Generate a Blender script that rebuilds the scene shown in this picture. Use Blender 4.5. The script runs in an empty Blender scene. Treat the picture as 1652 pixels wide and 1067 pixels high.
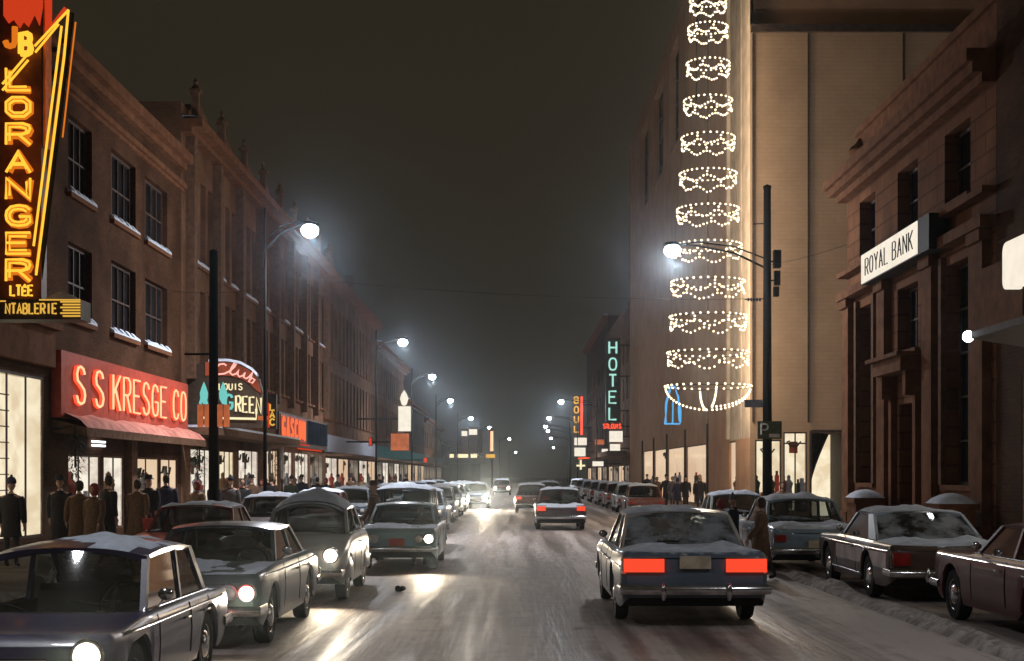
import bpy, bmesh, math, random
from mathutils import Vector, Matrix, noise
PI = math.pi
random.seed(11)
sc = bpy.context.scene
COL = sc.collection
F = 2200.0; CX = 830.0; CY = 765.0; CAMZ = 2.0

def P(px, py, d):                       # photo pixel at a chosen real distance -> world point
    return Vector(((px - CX) / F * d, d, CAMZ + (CY - py) / F * d))

# ------------------------------------------------------------------ mesh builder
class MB:
    def __init__(s):
        s.v = []; s.f = []; s.m = []
    def add(s, vs, fs, m=0):
        b = len(s.v); s.v.extend(Vector(p) for p in vs)
        for f in fs:
            s.f.append([b + i for i in f]); s.m.append(m)
    def box(s, x0, x1, y0, y1, z0, z1, m=0):
        vs = [(x, y, z) for z in (z0, z1) for y in (y0, y1) for x in (x0, x1)]
        s.add(vs, [(0, 2, 3, 1), (4, 5, 7, 6), (0, 1, 5, 4), (2, 6, 7, 3), (0, 4, 6, 2), (1, 3, 7, 5)], m)
    def hexa(s, a, b, m=0):             # two quads (4 points each) bridged
        s.add(list(a) + list(b), [(3, 2, 1, 0), (4, 5, 6, 7), (0, 1, 5, 4), (1, 2, 6, 5), (2, 3, 7, 6), (3, 0, 4, 7)], m)
    def tube(s, pts, r, n=6, closed=False, m=0, caps=True):
        pts = [Vector(p) for p in pts]; k = len(pts)
        if k < 2: return
        rs = r if isinstance(r, (list, tuple)) else [r] * k
        rings = []; up = None
        for i in range(k):
            if closed: t = pts[(i + 1) % k] - pts[i - 1]
            else: t = pts[min(i + 1, k - 1)] - pts[max(i - 1, 0)]
            if t.length < 1e-9: t = Vector((0, 0, 1))
            t.normalize()
            if up is None:
                up = Vector((0, 0, 1)) if abs(t.z) < .9 else Vector((0, 1, 0))
            a = t.cross(up)
            if a.length < 1e-6: a = t.cross(Vector((1, 0, 0)))
            a.normalize(); bb = a.cross(t); up = bb
            rings.append([pts[i] + (a * math.cos(2 * PI * j / n) + bb * math.sin(2 * PI * j / n)) * rs[i] for j in range(n)])
        b = len(s.v)
        for rg in rings: s.v.extend(rg)
        for i in range(k if closed else k - 1):
            i2 = (i + 1) % k
            for j in range(n):
                j2 = (j + 1) % n
                s.f.append([b + i * n + j, b + i * n + j2, b + i2 * n + j2, b + i2 * n + j]); s.m.append(m)
        if caps and not closed:
            s.f.append([b + j for j in range(n)]); s.m.append(m)
            s.f.append([b + (k - 1) * n + j for j in range(n)][::-1]); s.m.append(m)
    def lathe(s, prof, n=16, o=(0, 0, 0), ax='z', m=0):   # prof [(r, h)]
        o = Vector(o); b = len(s.v)
        for r, h in prof:
            for j in range(n):
                c, q = r * math.cos(2 * PI * j / n), r * math.sin(2 * PI * j / n)
                d = (c, q, h) if ax == 'z' else ((h, c, q) if ax == 'x' else (c, h, q))
                s.v.append(o + Vector(d))
        k = len(prof)
        for i in range(k - 1):
            for j in range(n):
                j2 = (j + 1) % n
                s.f.append([b + i * n + j, b + i * n + j2, b + (i + 1) * n + j2, b + (i + 1) * n + j]); s.m.append(m)
        if prof[0][0] > 1e-4: s.f.append([b + j for j in range(n)][::-1]); s.m.append(m)
        if prof[-1][0] > 1e-4: s.f.append([b + (k - 1) * n + j for j in range(n)]); s.m.append(m)
    def ball(s, c, r, n=8, k=5, sx=1, sy=1, sz=1, m=0):
        c = Vector(c); b = len(s.v)
        s.v.append(c + Vector((0, 0, -r * sz)))
        for i in range(1, k):
            a = -PI / 2 + PI * i / k
            for j in range(n):
                s.v.append(c + Vector((r * sx * math.cos(a) * math.cos(2 * PI * j / n), r * sy * math.cos(a) * math.sin(2 * PI * j / n), r * sz * math.sin(a))))
        s.v.append(c + Vector((0, 0, r * sz))); top = len(s.v) - 1
        for j in range(n):
            j2 = (j + 1) % n
            s.f.append([b, b + 1 + j2, b + 1 + j]); s.m.append(m)
            for i in range(k - 2):
                q = b + 1 + i * n
                s.f.append([q + j, q + j2, q + n + j2, q + n + j]); s.m.append(m)
            q = b + 1 + (k - 2) * n
            s.f.append([q + j, q + j2, top]); s.m.append(m)
    def grid(s, g, m=0):                # g[i][j] points
        b = len(s.v); n = len(g[0])
        for row in g: s.v.extend(Vector(p) for p in row)
        for i in range(len(g) - 1):
            for j in range(n - 1):
                s.f.append([b + i * n + j, b + i * n + j + 1, b + (i + 1) * n + j + 1, b + (i + 1) * n + j]); s.m.append(m)
    def prism(s, poly, fn0, fn1, m=0):  # poly of 2d pts; fn maps (a,b)->point
        n = len(poly)
        s.add([fn0(*p) for p in poly] + [fn1(*p) for p in poly],
              [list(range(n))[::-1], list(range(n, 2 * n))] + [[i, (i + 1) % n, n + (i + 1) % n, n + i] for i in range(n)], m)
    def mesh(s, name, mats, org=(0, 0, 0), smooth=None, fix=True):
        me = bpy.data.meshes.new(name); o = Vector(org)
        me.from_pydata([v - o for v in s.v], [], s.f)
        for mt in (mats if isinstance(mats, (list, tuple)) else [mats]): me.materials.append(mt)
        me.polygons.foreach_set('material_index', s.m)
        if fix:
            bm = bmesh.new(); bm.from_mesh(me); bmesh.ops.recalc_face_normals(bm, faces=bm.faces); bm.to_mesh(me); bm.free()
        if smooth:
            me.polygons.foreach_set('use_smooth', [True] * len(me.polygons))
            me.set_sharp_from_angle(angle=math.radians(smooth))
        me.update()
        return me
    def build(s, name, mats, parent=None, org=None, smooth=None, loc=(0, 0, 0), fix=True):
        if org is None: org = parent['_o'] if (parent is not None and '_o' in parent) else (0, 0, 0)
        return link(name, s.mesh(name, mats, org, smooth, fix), parent, loc)

def link(name, me, parent=None, loc=(0, 0, 0), rot=None):
    o = bpy.data.objects.new(name, me); COL.objects.link(o)
    o.location = loc
    if rot: o.rotation_euler = rot
    if parent is not None: o.parent = parent
    return o
def tag(o, label, cat, group=None):
    o['label'] = label; o['category'] = cat
    if group: o['group'] = group
    return o
ORG = {}
def thing(name, label, cat, loc=(0, 0, 0), rz=0, group=None):
    o = link(name, None, None, loc); o.rotation_euler = (0, 0, rz); tag(o, label, cat, group)
    ORG[o] = Vector(loc)
    return o
def wbuild(mb, name, mats, root, smooth=None):   # geometry given in world space, root not rotated
    return mb.build(name, mats, root, org=ORG[root], smooth=smooth)
def pieces(mb, name, mats, root, smooth=None):      # every loose piece becomes a part of its own
    par = list(range(len(mb.v)))
    def fd(i):
        while par[i] != i: par[i] = par[par[i]]; i = par[i]
        return i
    for f in mb.f:
        for i in f[1:]: par[fd(i)] = fd(f[0])
    gr = {}
    for f, m in zip(mb.f, mb.m): gr.setdefault(fd(f[0]), []).append((f, m))
    out = []
    for fs in gr.values():
        n = MB(); idx = {}
        for f, m in fs:
            for i in f:
                if i not in idx: idx[i] = len(n.v); n.v.append(mb.v[i])
            n.f.append([idx[i] for i in f]); n.m.append(m)
        out.append(wbuild(n, name, mats, root, smooth))
    return out
def struct(name, mb, mats, kind='structure', smooth=None):
    o = mb.build(name, mats, None, org=(0, 0, 0), smooth=smooth); o['kind'] = kind; return o
def dup(root, loc, rz=None, label=None, group=None):
    def cp(o, par):
        c = o.copy(); COL.objects.link(c)
        if par is not None: c.parent = par
        for ch in o.children: cp(ch, c)
        return c
    r = cp(root, None); r.location = loc
    if rz is not None: r.rotation_euler = (0, 0, rz)
    if label: r['label'] = label
    if group: r['group'] = group
    return r

# ------------------------------------------------------------------ materials
def nt(name):
    m = bpy.data.materials.new(name); m.use_nodes = True
    t = m.node_tree; t.nodes.clear()
    return m, t, t.nodes, t.links
def mat(name, col, rough=.7, metal=0, var=.25, scale=6, col2=None, bump=0, stretch=(1, 1, 1), snow=0, coat=0, spec=.2, space='Object', dirt=0):
    m, t, N, K = nt(name)
    out = N.new('ShaderNodeOutputMaterial'); b = N.new('ShaderNodeBsdfPrincipled'); K.new(b.outputs[0], out.inputs[0])
    b.inputs['Roughness'].default_value = rough; b.inputs['Metallic'].default_value = metal
    b.inputs['Coat Weight'].default_value = coat; b.inputs['Specular IOR Level'].default_value = spec
    tc = N.new('ShaderNodeTexCoord'); mp = N.new('ShaderNodeMapping'); mp.inputs['Scale'].default_value = stretch
    K.new(tc.outputs[space], mp.inputs[0])
    nz = N.new('ShaderNodeTexNoise'); nz.inputs['Scale'].default_value = scale; nz.inputs['Detail'].default_value = 6
    K.new(mp.outputs[0], nz.inputs[0])
    rp = N.new('ShaderNodeValToRGB'); K.new(nz.outputs[0], rp.inputs[0])
    c2 = col2 or tuple(c * (1 - var) for c in col); c1 = col if col2 else tuple(min(1, c * (1 + var)) for c in col)
    rp.color_ramp.elements[0].position = .35; rp.color_ramp.elements[1].position = .65
    rp.color_ramp.elements[0].color = (*c2, 1); rp.color_ramp.elements[1].color = (*c1, 1)
    last = rp.outputs[0]
    if snow > 0:      # settled snow on upward faces
        ge = N.new('ShaderNodeNewGeometry'); sx = N.new('ShaderNodeSeparateXYZ'); K.new(ge.outputs['Normal'], sx.inputs[0])
        n2 = N.new('ShaderNodeTexNoise'); n2.inputs['Scale'].default_value = 7; n2.inputs['Detail'].default_value = 8; K.new(tc.outputs[space], n2.inputs[0])
        a = N.new('ShaderNodeMath'); a.operation = 'MULTIPLY_ADD'; K.new(n2.outputs[0], a.inputs[0]); a.inputs[1].default_value = .9; a.inputs[2].default_value = snow - 1.75
        a2 = N.new('ShaderNodeMath'); a2.operation = 'ADD'; K.new(sx.outputs[2], a2.inputs[0]); K.new(a.outputs[0], a2.inputs[1])
        a3 = N.new('ShaderNodeMapRange'); K.new(a2.outputs[0], a3.inputs[0]); a3.inputs[1].default_value = .0; a3.inputs[2].default_value = .25
        mx = N.new('ShaderNodeMix'); mx.data_type = 'RGBA'; K.new(a3.outputs[0], mx.inputs[0]); K.new(last, mx.inputs[6]); mx.inputs[7].default_value = (.62, .68, .76, 1)
        last = mx.outputs[2]
        mr = N.new('ShaderNodeMapRange'); K.new(a3.outputs[0], mr.inputs[0]); mr.inputs[3].default_value = rough; mr.inputs[4].default_value = .9
        K.new(mr.outputs[0], b.inputs['Roughness'])
        mc = N.new('ShaderNodeMapRange'); K.new(a3.outputs[0], mc.inputs[0]); mc.inputs[3].default_value = coat; mc.inputs[4].default_value = 0
        K.new(mc.outputs[0], b.inputs['Coat Weight'])
    if dirt > 0:      # dried salt and slush splashed up from below
        sp = N.new('ShaderNodeSeparateXYZ'); K.new(tc.outputs['Object'], sp.inputs[0])
        n3 = N.new('ShaderNodeTexNoise'); n3.inputs['Scale'].default_value = 4; n3.inputs['Detail'].default_value = 9; K.new(tc.outputs['Object'], n3.inputs[0])
        q = N.new('ShaderNodeMath'); q.operation = 'MULTIPLY_ADD'; K.new(n3.outputs[0], q.inputs[0]); q.inputs[1].default_value = -.9; K.new(sp.outputs[2], q.inputs[2])
        q2 = N.new('ShaderNodeMapRange'); K.new(q.outputs[0], q2.inputs[0]); q2.inputs[1].default_value = .2; q2.inputs[2].default_value = -.3; q2.inputs[4].default_value = dirt
        mx = N.new('ShaderNodeMix'); mx.data_type = 'RGBA'; K.new(q2.outputs[0], mx.inputs[0]); K.new(last, mx.inputs[6]); mx.inputs[7].default_value = (.15, .13, .12, 1)
        last = mx.outputs[2]
    K.new(last, b.inputs['Base Color'])
    if bump:
        bp = N.new('ShaderNodeBump'); bp.inputs['Strength'].default_value = bump; bp.inputs['Distance'].default_value = .03
        K.new(nz.outputs[0], bp.inputs['Height']); K.new(bp.outputs[0], b.inputs['Normal'])
    return m
def emit(name, col, st, var=0, scale=3, col2=None, sample=True, stretch=(1, 1, 1)):
    m, t, N, K = nt(name)
    out = N.new('ShaderNodeOutputMaterial'); e = N.new('ShaderNodeEmission'); K.new(e.outputs[0], out.inputs[0])
    e.inputs[0].default_value = (*col, 1); e.inputs[1].default_value = st
    if var or col2:
        tc = N.new('ShaderNodeTexCoord'); mp = N.new('ShaderNodeMapping'); mp.inputs['Scale'].default_value = stretch
        K.new(tc.outputs['Object'], mp.inputs[0])
        nz = N.new('ShaderNodeTexNoise'); nz.inputs['Scale'].default_value = scale; nz.inputs['Detail'].default_value = 4; K.new(mp.outputs[0], nz.inputs[0])
        rp = N.new('ShaderNodeValToRGB'); K.new(nz.outputs[0], rp.inputs[0])
        rp.color_ramp.elements[0].position = .38; rp.color_ramp.elements[1].position = .6
        rp.color_ramp.elements[0].color = (*(col2 or tuple(c * (1 - var) for c in col)), 1); rp.color_ramp.elements[1].color = (*col, 1)
        K.new(rp.outputs[0], e.inputs[0])
    if not sample: m.cycles.emission_sampling = 'NONE'
    return m
def brick(name, c1, c2, mortar, sx=1, rough=.85, vlo=.55, vhi=1.3):
    m, t, N, K = nt(name)
    out = N.new('ShaderNodeOutputMaterial'); b = N.new('ShaderNodeBsdfPrincipled'); K.new(b.outputs[0], out.inputs[0]); b.inputs['Specular IOR Level'].default_value = .04; b.inputs['Roughness'].default_value = rough
    ge = N.new('ShaderNodeNewGeometry'); sp = N.new('ShaderNodeSeparateXYZ'); K.new(ge.outputs['Position'], sp.inputs[0])
    cb = N.new('ShaderNodeCombineXYZ'); ad = N.new('ShaderNodeMath'); ad.operation = 'ADD'; K.new(sp.outputs[0], ad.inputs[0]); K.new(sp.outputs[1], ad.inputs[1])
    K.new(ad.outputs[0], cb.inputs[0]); K.new(sp.outputs[2], cb.inputs[1])
    br = N.new('ShaderNodeTexBrick'); K.new(cb.outputs[0], br.inputs[0]); br.inputs['Scale'].default_value = 1
    br.inputs['Brick Width'].default_value = .24 * sx; br.inputs['Row Height'].default_value = .08 * sx; br.inputs['Mortar Size'].default_value = .012 * sx ** .5
    br.inputs['Color1'].default_value = (*c1, 1); br.inputs['Color2'].default_value = (*c2, 1); br.inputs['Mortar'].default_value = (*mortar, 1)
    nz = N.new('ShaderNodeTexNoise'); nz.inputs['Scale'].default_value = .7; nz.inputs['Detail'].default_value = 7; K.new(ge.outputs['Position'], nz.inputs[0])
    mr = N.new('ShaderNodeMapRange'); K.new(nz.outputs[0], mr.inputs[0]); mr.inputs[1].default_value = .3; mr.inputs[2].default_value = .7; mr.inputs[3].default_value = vlo; mr.inputs[4].default_value = vhi
    mx = N.new('ShaderNodeMix'); mx.data_type = 'RGBA'; mx.blend_type = 'MULTIPLY'; mx.inputs[0].default_value = 1
    K.new(br.outputs[0], mx.inputs[6]); cc = N.new('ShaderNodeCombineColor')
    for i in range(3): K.new(mr.outputs[0], cc.inputs[i])
    K.new(cc.outputs[0], mx.inputs[7]); K.new(mx.outputs[2], b.inputs['Base Color'])
    bp = N.new('ShaderNodeBump'); bp.inputs['Strength'].default_value = .5; bp.inputs['Distance'].default_value = .02; K.new(br.outputs['Fac'], bp.inputs['Height']); bp.invert = True; K.new(bp.outputs[0], b.inputs['Normal'])
    return m
def glass(name, tint=(.75, .8, .8), frost=0, fac=.12, top=.8):
    m, t, N, K = nt(name)
    out = N.new('ShaderNodeOutputMaterial'); tr = N.new('ShaderNodeBsdfTransparent'); tr.inputs[0].default_value = (*tint, 1)
    gl = N.new('ShaderNodeBsdfGlossy'); gl.inputs['Roughness'].default_value = .04; gl.inputs[0].default_value = (.9, .9, .9, 1)
    lw = N.new('ShaderNodeLayerWeight'); lw.inputs[0].default_value = .35
    mr = N.new('ShaderNodeMapRange'); K.new(lw.outputs['Fresnel'], mr.inputs[0]); mr.inputs[3].default_value = fac * .4; mr.inputs[4].default_value = top
    mx = N.new('ShaderNodeMixShader'); K.new(mr.outputs[0], mx.inputs[0]); K.new(tr.outputs[0], mx.inputs[1]); K.new(gl.outputs[0], mx.inputs[2])
    last = mx.outputs[0]
    if frost:
        tc = N.new('ShaderNodeTexCoord'); nz = N.new('ShaderNodeTexNoise'); nz.inputs['Scale'].default_value = 2.2; nz.inputs['Detail'].default_value = 6; nz.inputs['Roughness'].default_value = .6; K.new(tc.outputs['Object'], nz.inputs[0])
        r2 = N.new('ShaderNodeMapRange'); K.new(nz.outputs[0], r2.inputs[0]); r2.inputs[1].default_value = .7 - .4 * frost; r2.inputs[2].default_value = .85 - .35 * frost
        df0 = N.new('ShaderNodeBsdfDiffuse'); df0.inputs[0].default_value = (.6, .66, .72, 1); tl = N.new('ShaderNodeBsdfTranslucent'); tl.inputs[0].default_value = (.75, .72, .68, 1); df = N.new('ShaderNodeMixShader'); df.inputs[0].default_value = .5; K.new(df0.outputs[0], df.inputs[1]); K.new(tl.outputs[0], df.inputs[2])
        m2 = N.new('ShaderNodeMixShader'); K.new(r2.outputs[0], m2.inputs[0]); K.new(last, m2.inputs[1]); K.new(df.outputs[0], m2.inputs[2]); last = m2.outputs[0]
    K.new(last, out.inputs[0])
    return m

M = {}
M['brown_brick'] = brick('brown_brick', (.085, .038, .02), (.058, .026, .014), (.08, .042, .026))
M['grey_brick'] = brick('grey_brick', (.17, .084, .05), (.13, .066, .038), (.17, .096, .06))
M['tan_brick'] = brick('tan_brick', (.15, .078, .047), (.115, .06, .037), (.15, .09, .058))
M['tower_brick'] = brick('tower_brick', (.5, .3, .185), (.48, .285, .175), (.49, .292, .18), 1.4, vlo=.85, vhi=1.1)
M['tower_panel'] = brick('tower_panel', (.52, .36, .235), (.5, .345, .225), (.48, .33, .215), 2.2, vlo=.88, vhi=1.08)
M['limestone'] = mat('limestone', (.5, .41, .31), .8, var=.2, scale=1.2, bump=.15)
M['brownstone'] = brick('brownstone', (.185, .083, .043), (.155, .068, .035), (.1, .043, .022), 5.5)
M['brown_trim'] = mat('brown_trim', (.15, .066, .034), .85, spec=.05, var=.25, scale=3, bump=.2)
M['dark_trim'] = mat('dark_trim', (.07, .05, .04), .7, var=.3)
M['grey_trim'] = mat('grey_trim', (.13, .072, .045), .85, spec=.05, var=.25)
M['snow'] = mat('snow', (.62, .68, .78), .85, var=.1, scale=9, bump=.5)
M['dirty_snow'] = mat('dirty_snow', (.5, .46, .43), .9, scale=5, col2=(.22, .19, .165), bump=.8)
M['dark_glass'] = mat('dark_glass', (.015, .014, .016), .08, var=.3, scale=2)
M['sash'] = mat('sash', (.07, .045, .035), .6)
M['pale_sash'] = mat('pale_sash', (.45, .42, .4), .6)
M['black_metal'] = mat('black_metal', (.012, .011, .011), .7, var=.3)
M['pole'] = mat('pole', (.004, .0035, .0035), .95, spec=.1, var=.35, scale=3, stretch=(4, 4, .4))
M['grey_metal'] = mat('grey_metal', (.3, .3, .31), .45, .6)
M['cream'] = mat('cream', (.75, .7, .6), .7, var=.06)
M['shop_glass'] = glass('shop_glass', (.97, .97, .97), fac=.05, top=.12)
M['wood'] = mat('wood', (.14, .075, .04), .6, stretch=(1, 1, .15), scale=12)
M['evergreen'] = mat('evergreen', (.03, .04, .022), .8, var=.6, scale=20)
# emissive
M['lamp'] = emit('lamp', (.8, .93, 1), 30, sample=False)
M['bulb'] = emit('bulb', (1, .80, .52), 3, sample=False)
M['shop_cream'] = emit('shop_cream', (1, .87, .62), 1.05, scale=1.6, col2=(.8, .64, .42))
M['shop_white'] = emit('shop_white', (1, .92, .76), 1.05, scale=2.2, col2=(.68, .57, .48))
M['shop_warm'] = emit('shop_warm', (.98, .72, .48), .95, scale=.5, col2=(.85, .58, .38))
M['shop_dim'] = emit('shop_dim', (.6, .5, .38), .5, scale=1.5, col2=(.2, .15, .12))
M['fluor'] = emit('fluor', (.95, .97, 1), 3)
M['neon_yellow'] = emit('neon_yellow', (1, .50, .04), 1.35)
M['neon_gold'] = emit('neon_gold', (1, .55, .08), .8)
M['neon_amber'] = emit('neon_amber', (1, .24, .015), .75)
M['neon_red'] = emit('neon_red', (1, .085, .035), 1.5)
M['neon_deep'] = emit('neon_deep', (.8, .06, .015), .75)
M['neon_orange'] = emit('neon_orange', (1, .17, .06), 1.1)
M['neon_pink'] = emit('neon_pink', (1, .45, .38), 1.3)
M['neon_salmon'] = emit('neon_salmon', (1, .46, .24), 1.7)
M['neon_teal'] = emit('neon_teal', (.22, .75, .68), .8)
M['neon_mint'] = emit('neon_mint', (.5, 1, .85), .8)
M['neon_cream'] = emit('neon_cream', (1, .85, .5), 1.1)
M['neon_blue'] = emit('neon_blue', (.12, .5, .95), .9)
M['sign_white'] = emit('sign_white', (1, .9, .74), 1.0, var=.08)
M['sign_orange'] = emit('sign_orange', (.85, .22, .08), .6, var=.3)
M['sign_rose'] = emit('sign_rose', (.75, .16, .08), .42, var=.4, scale=2)
M['sign_blue'] = emit('sign_blue', (.2, .26, .38), .09, var=.6, scale=1.2)
M['sign_teal'] = emit('sign_teal', (.12, .3, .3), .22, var=.5)
M['tail_on'] = emit('tail_on', (1, .075, .03), 1.0)
M['head_on'] = emit('head_on', (1, .86, .66), 14)
M['amber_lens'] = mat('amber_lens', (.6, .2, .05), .2, coat=1)
M['awning_cloth'] = mat('awning_cloth', (.55, .22, .17), .8, scale=3, bump=.2)  # stands for canopy snow, the neon's pink light put into its colour
M['red_lens'] = mat('red_lens', (.3, .02, .015), .2, coat=1)
M['clear_lens'] = mat('clear_lens', (.6, .6, .58), .12, coat=1)
# paint on signs
M['sign_brown'] = mat('sign_brown', (.16, .05, .025), .5)
M['sign_red'] = mat('sign_red', (.45, .07, .045), .5, var=.15)
M['sign_dark'] = mat('sign_dark', (.05, .035, .025), .5)
M['orange_paint'] = mat('orange_paint', (.75, .2, .03), .5)
M['ink'] = mat('ink', (.03, .03, .05), .6)
M['green_paint'] = mat('green_paint', (.08, .11, .05), .5)
M['pale_paint'] = mat('pale_paint', (.6, .58, .5), .5)
M['blue_grey'] = mat('blue_grey', (.2, .22, .27), .5)
# vehicles
M['chrome'] = mat('chrome', (.65, .65, .66), .18, 1, var=.15, scale=14)
M['tyre'] = mat('tyre', (.025, .024, .024), .85, var=.4, scale=8)
M['cabin'] = mat('cabin', (.035, .028, .026), .8)
M['under'] = mat('under', (.015, .014, .014), .9)
M['seat'] = mat('seat_fabric', (.07, .05, .045), .8)
M['car_glass'] = glass('car_glass', (.62, .66, .66))
M['frost_glass'] = glass('frost_glass', (.6, .65, .68), frost=.75)
M['wet_glass'] = glass('wet_glass', (.7, .64, .56), frost=.3)
M['plate'] = mat('plate', (.6, .5, .36), .5)

# ------------------------------------------------------------------ stroke lettering
GL = {
 'A': [[(0, 0), (.5, 1), (1, 0)], [(.19, .36), (.81, .36)]],
 'B': [[(0, 0), (0, 1), (.62, 1), (.88, .92), (.92, .76), (.86, .6), (.62, .53), (0, .53)], [(.62, .53), (.92, .44), (1, .26), (.9, .08), (.66, 0), (0, 0)]],
 'C': [[(.98, .8), (.82, .95), (.5, 1), (.2, .92), (.03, .7), (0, .5), (.03, .3), (.2, .08), (.5, 0), (.82, .05), (.98, .2)]],
 'E': [[(1, 1), (0, 1), (0, 0), (1, 0)], [(0, .52), (.8, .52)]],
 'G': [[(.98, .8), (.82, .95), (.5, 1), (.2, .93), (.03, .72), (0, .5), (.03, .28), (.2, .07), (.5, 0), (.85, .05), (1, .2), (1, .45), (.55, .45)]],
 'H': [[(0, 0), (0, 1)], [(1, 0), (1, 1)], [(0, .5), (1, .5)]],
 'I': [[(.5, 0), (.5, 1)]],
 'J': [[(.9, 1), (.9, .25), (.75, .04), (.45, 0), (.15, .06), (0, .26)]],
 'K': [[(0, 0), (0, 1)], [(1, 1), (0, .42)], [(.3, .6), (1, 0)]],
 'L': [[(0, 1), (0, 0), (1, 0)]],
 'N': [[(0, 0), (0, 1), (1, 0), (1, 1)]],
 'O': [[(.5, 0), (.82, .06), (.97, .26), (1, .5), (.97, .74), (.82, .94), (.5, 1), (.18, .94), (.03, .74), (0, .5), (.03, .26), (.18, .06), (.5, 0)]],
 'P': [[(0, 0), (0, 1), (.68, 1), (.95, .9), (1, .74), (.93, .56), (.68, .46), (0, .46)]],
 'R': [[(0, 0), (0, 1), (.68, 1), (.95, .9), (1, .74), (.93, .57), (.68, .48), (0, .48)], [(.5, .48), (1, 0)]],
 'S': [[(.95, .82), (.8, .95), (.5, 1), (.18, .95), (.03, .78), (.1, .62), (.5, .52), (.88, .4), (1, .24), (.86, .06), (.5, 0), (.18, .05), (.02, .2)]],
 'T': [[(.5, 0), (.5, 1)], [(0, 1), (1, 1)]],
 'U': [[(0, 1), (0, .28), (.15, .06), (.5, 0), (.85, .06), (1, .28), (1, 1)]],
 'Y': [[(0, 1), (.5, .48), (1, 1)], [(.5, .48), (.5, 0)]],
 'É': [[(1, .84), (0, .84), (0, 0), (1, 0)], [(0, .45), (.8, .45)], [(.4, .92), (.75, 1.1)]],
 'V': [[(0, 1), (.5, 0), (1, 1)]],
}
GL['O2'] = [[(.25, 0), (.75, 0), (1, .25), (1, .75), (.75, 1), (.25, 1), (0, .75), (0, .25), (.25, 0)]]
class Fr:
    def __init__(s, o, u, n): s.o = Vector(o); s.u = Vector(u); s.n = Vector(n)
    def __call__(s, u, v, n=0): return s.o + s.u * u + Vector((0, 0, v)) + s.n * n
def strokes(mb, fr, ch, u, v, w, h, r, n, m=0, sl=0, k=6):
    for st in GL[ch]:
        pts = [fr(u + (a + sl * b) * w, v + b * h, n) for a, b in st]
        mb.tube(pts, r, k, m=m)
def text_line(mb, fr, txt, u, v, w, h, gap, r, n, m=0, sgn=1, k=6):
    for ch in txt:
        if ch != ' ': strokes(mb, fr, ch, u, v, sgn * w, h, r, n, m, k=k)
        u += sgn * (w + gap) * (.6 if ch in ' I' else 1)
    return u

LEFT = Fr((-11, 0, 0), (0, 1, 0), (1, 0, 0))
RIGHT = Fr((10, 0, 0), (0, 1, 0), (-1, 0, 0))
def facing(d): return Fr((0, d, 0), (1, 0, 0), (0, -1, 0))

# ------------------------------------------------------------------ facades
def wall(mb, fr, u0, u1, v0, v1, ops=(), rd=.25, m=0):
    us = sorted({u0, u1, *[a for o in ops for a in o[:2]]}); vs = sorted({v0, v1, *[a for o in ops for a in o[2:4]]})
    for i in range(len(us) - 1):
        for j in range(len(vs) - 1):
            cu, cv = (us[i] + us[i + 1]) / 2, (vs[j] + vs[j + 1]) / 2
            if any(o[0] < cu < o[1] and o[2] < cv < o[3] for o in ops): continue
            mb.add([fr(us[i], vs[j]), fr(us[i + 1], vs[j]), fr(us[i + 1], vs[j + 1]), fr(us[i], vs[j + 1])], [(0, 1, 2, 3)], m)
    for a, b, c, d in [o[:4] for o in ops]:
        q = [(a, c), (b, c), (b, d), (a, d)]; r_ = min(rd, .09) if c < .7 and b - a > 1.6 else rd
        for i in range(4):
            p0, p1 = q[i], q[(i + 1) % 4]
            mb.add([fr(*p0), fr(*p1), fr(*p1, -r_), fr(*p0, -r_)], [(0, 1, 2, 3)], m)
def fbox(mb, fr, u0, u1, v0, v1, n0, n1, m=0):
    mb.hexa([fr(u0, v0, n0), fr(u1, v0, n0), fr(u1, v1, n0), fr(u0, v1, n0)], [fr(u0, v0, n1), fr(u1, v0, n1), fr(u1, v1, n1), fr(u0, v1, n1)], m)
def body(mb, fr, u0, u1, v1, dep, m=0):      # sides, roof and back behind a facade
    for u in (u0, u1): mb.add([fr(u, 0, 0), fr(u, v1, 0), fr(u, v1, -dep), fr(u, 0, -dep)], [(0, 1, 2, 3)], m)
    mb.add([fr(u0, v1, 0), fr(u1, v1, 0), fr(u1, v1, -dep), fr(u0, v1, -dep)], [(0, 1, 2, 3)], m)
    mb.add([fr(u0, 0, -dep), fr(u1, 0, -dep), fr(u1, v1, -dep), fr(u0, v1, -dep)], [(0, 1, 2, 3)], m)
WC = {}
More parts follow.
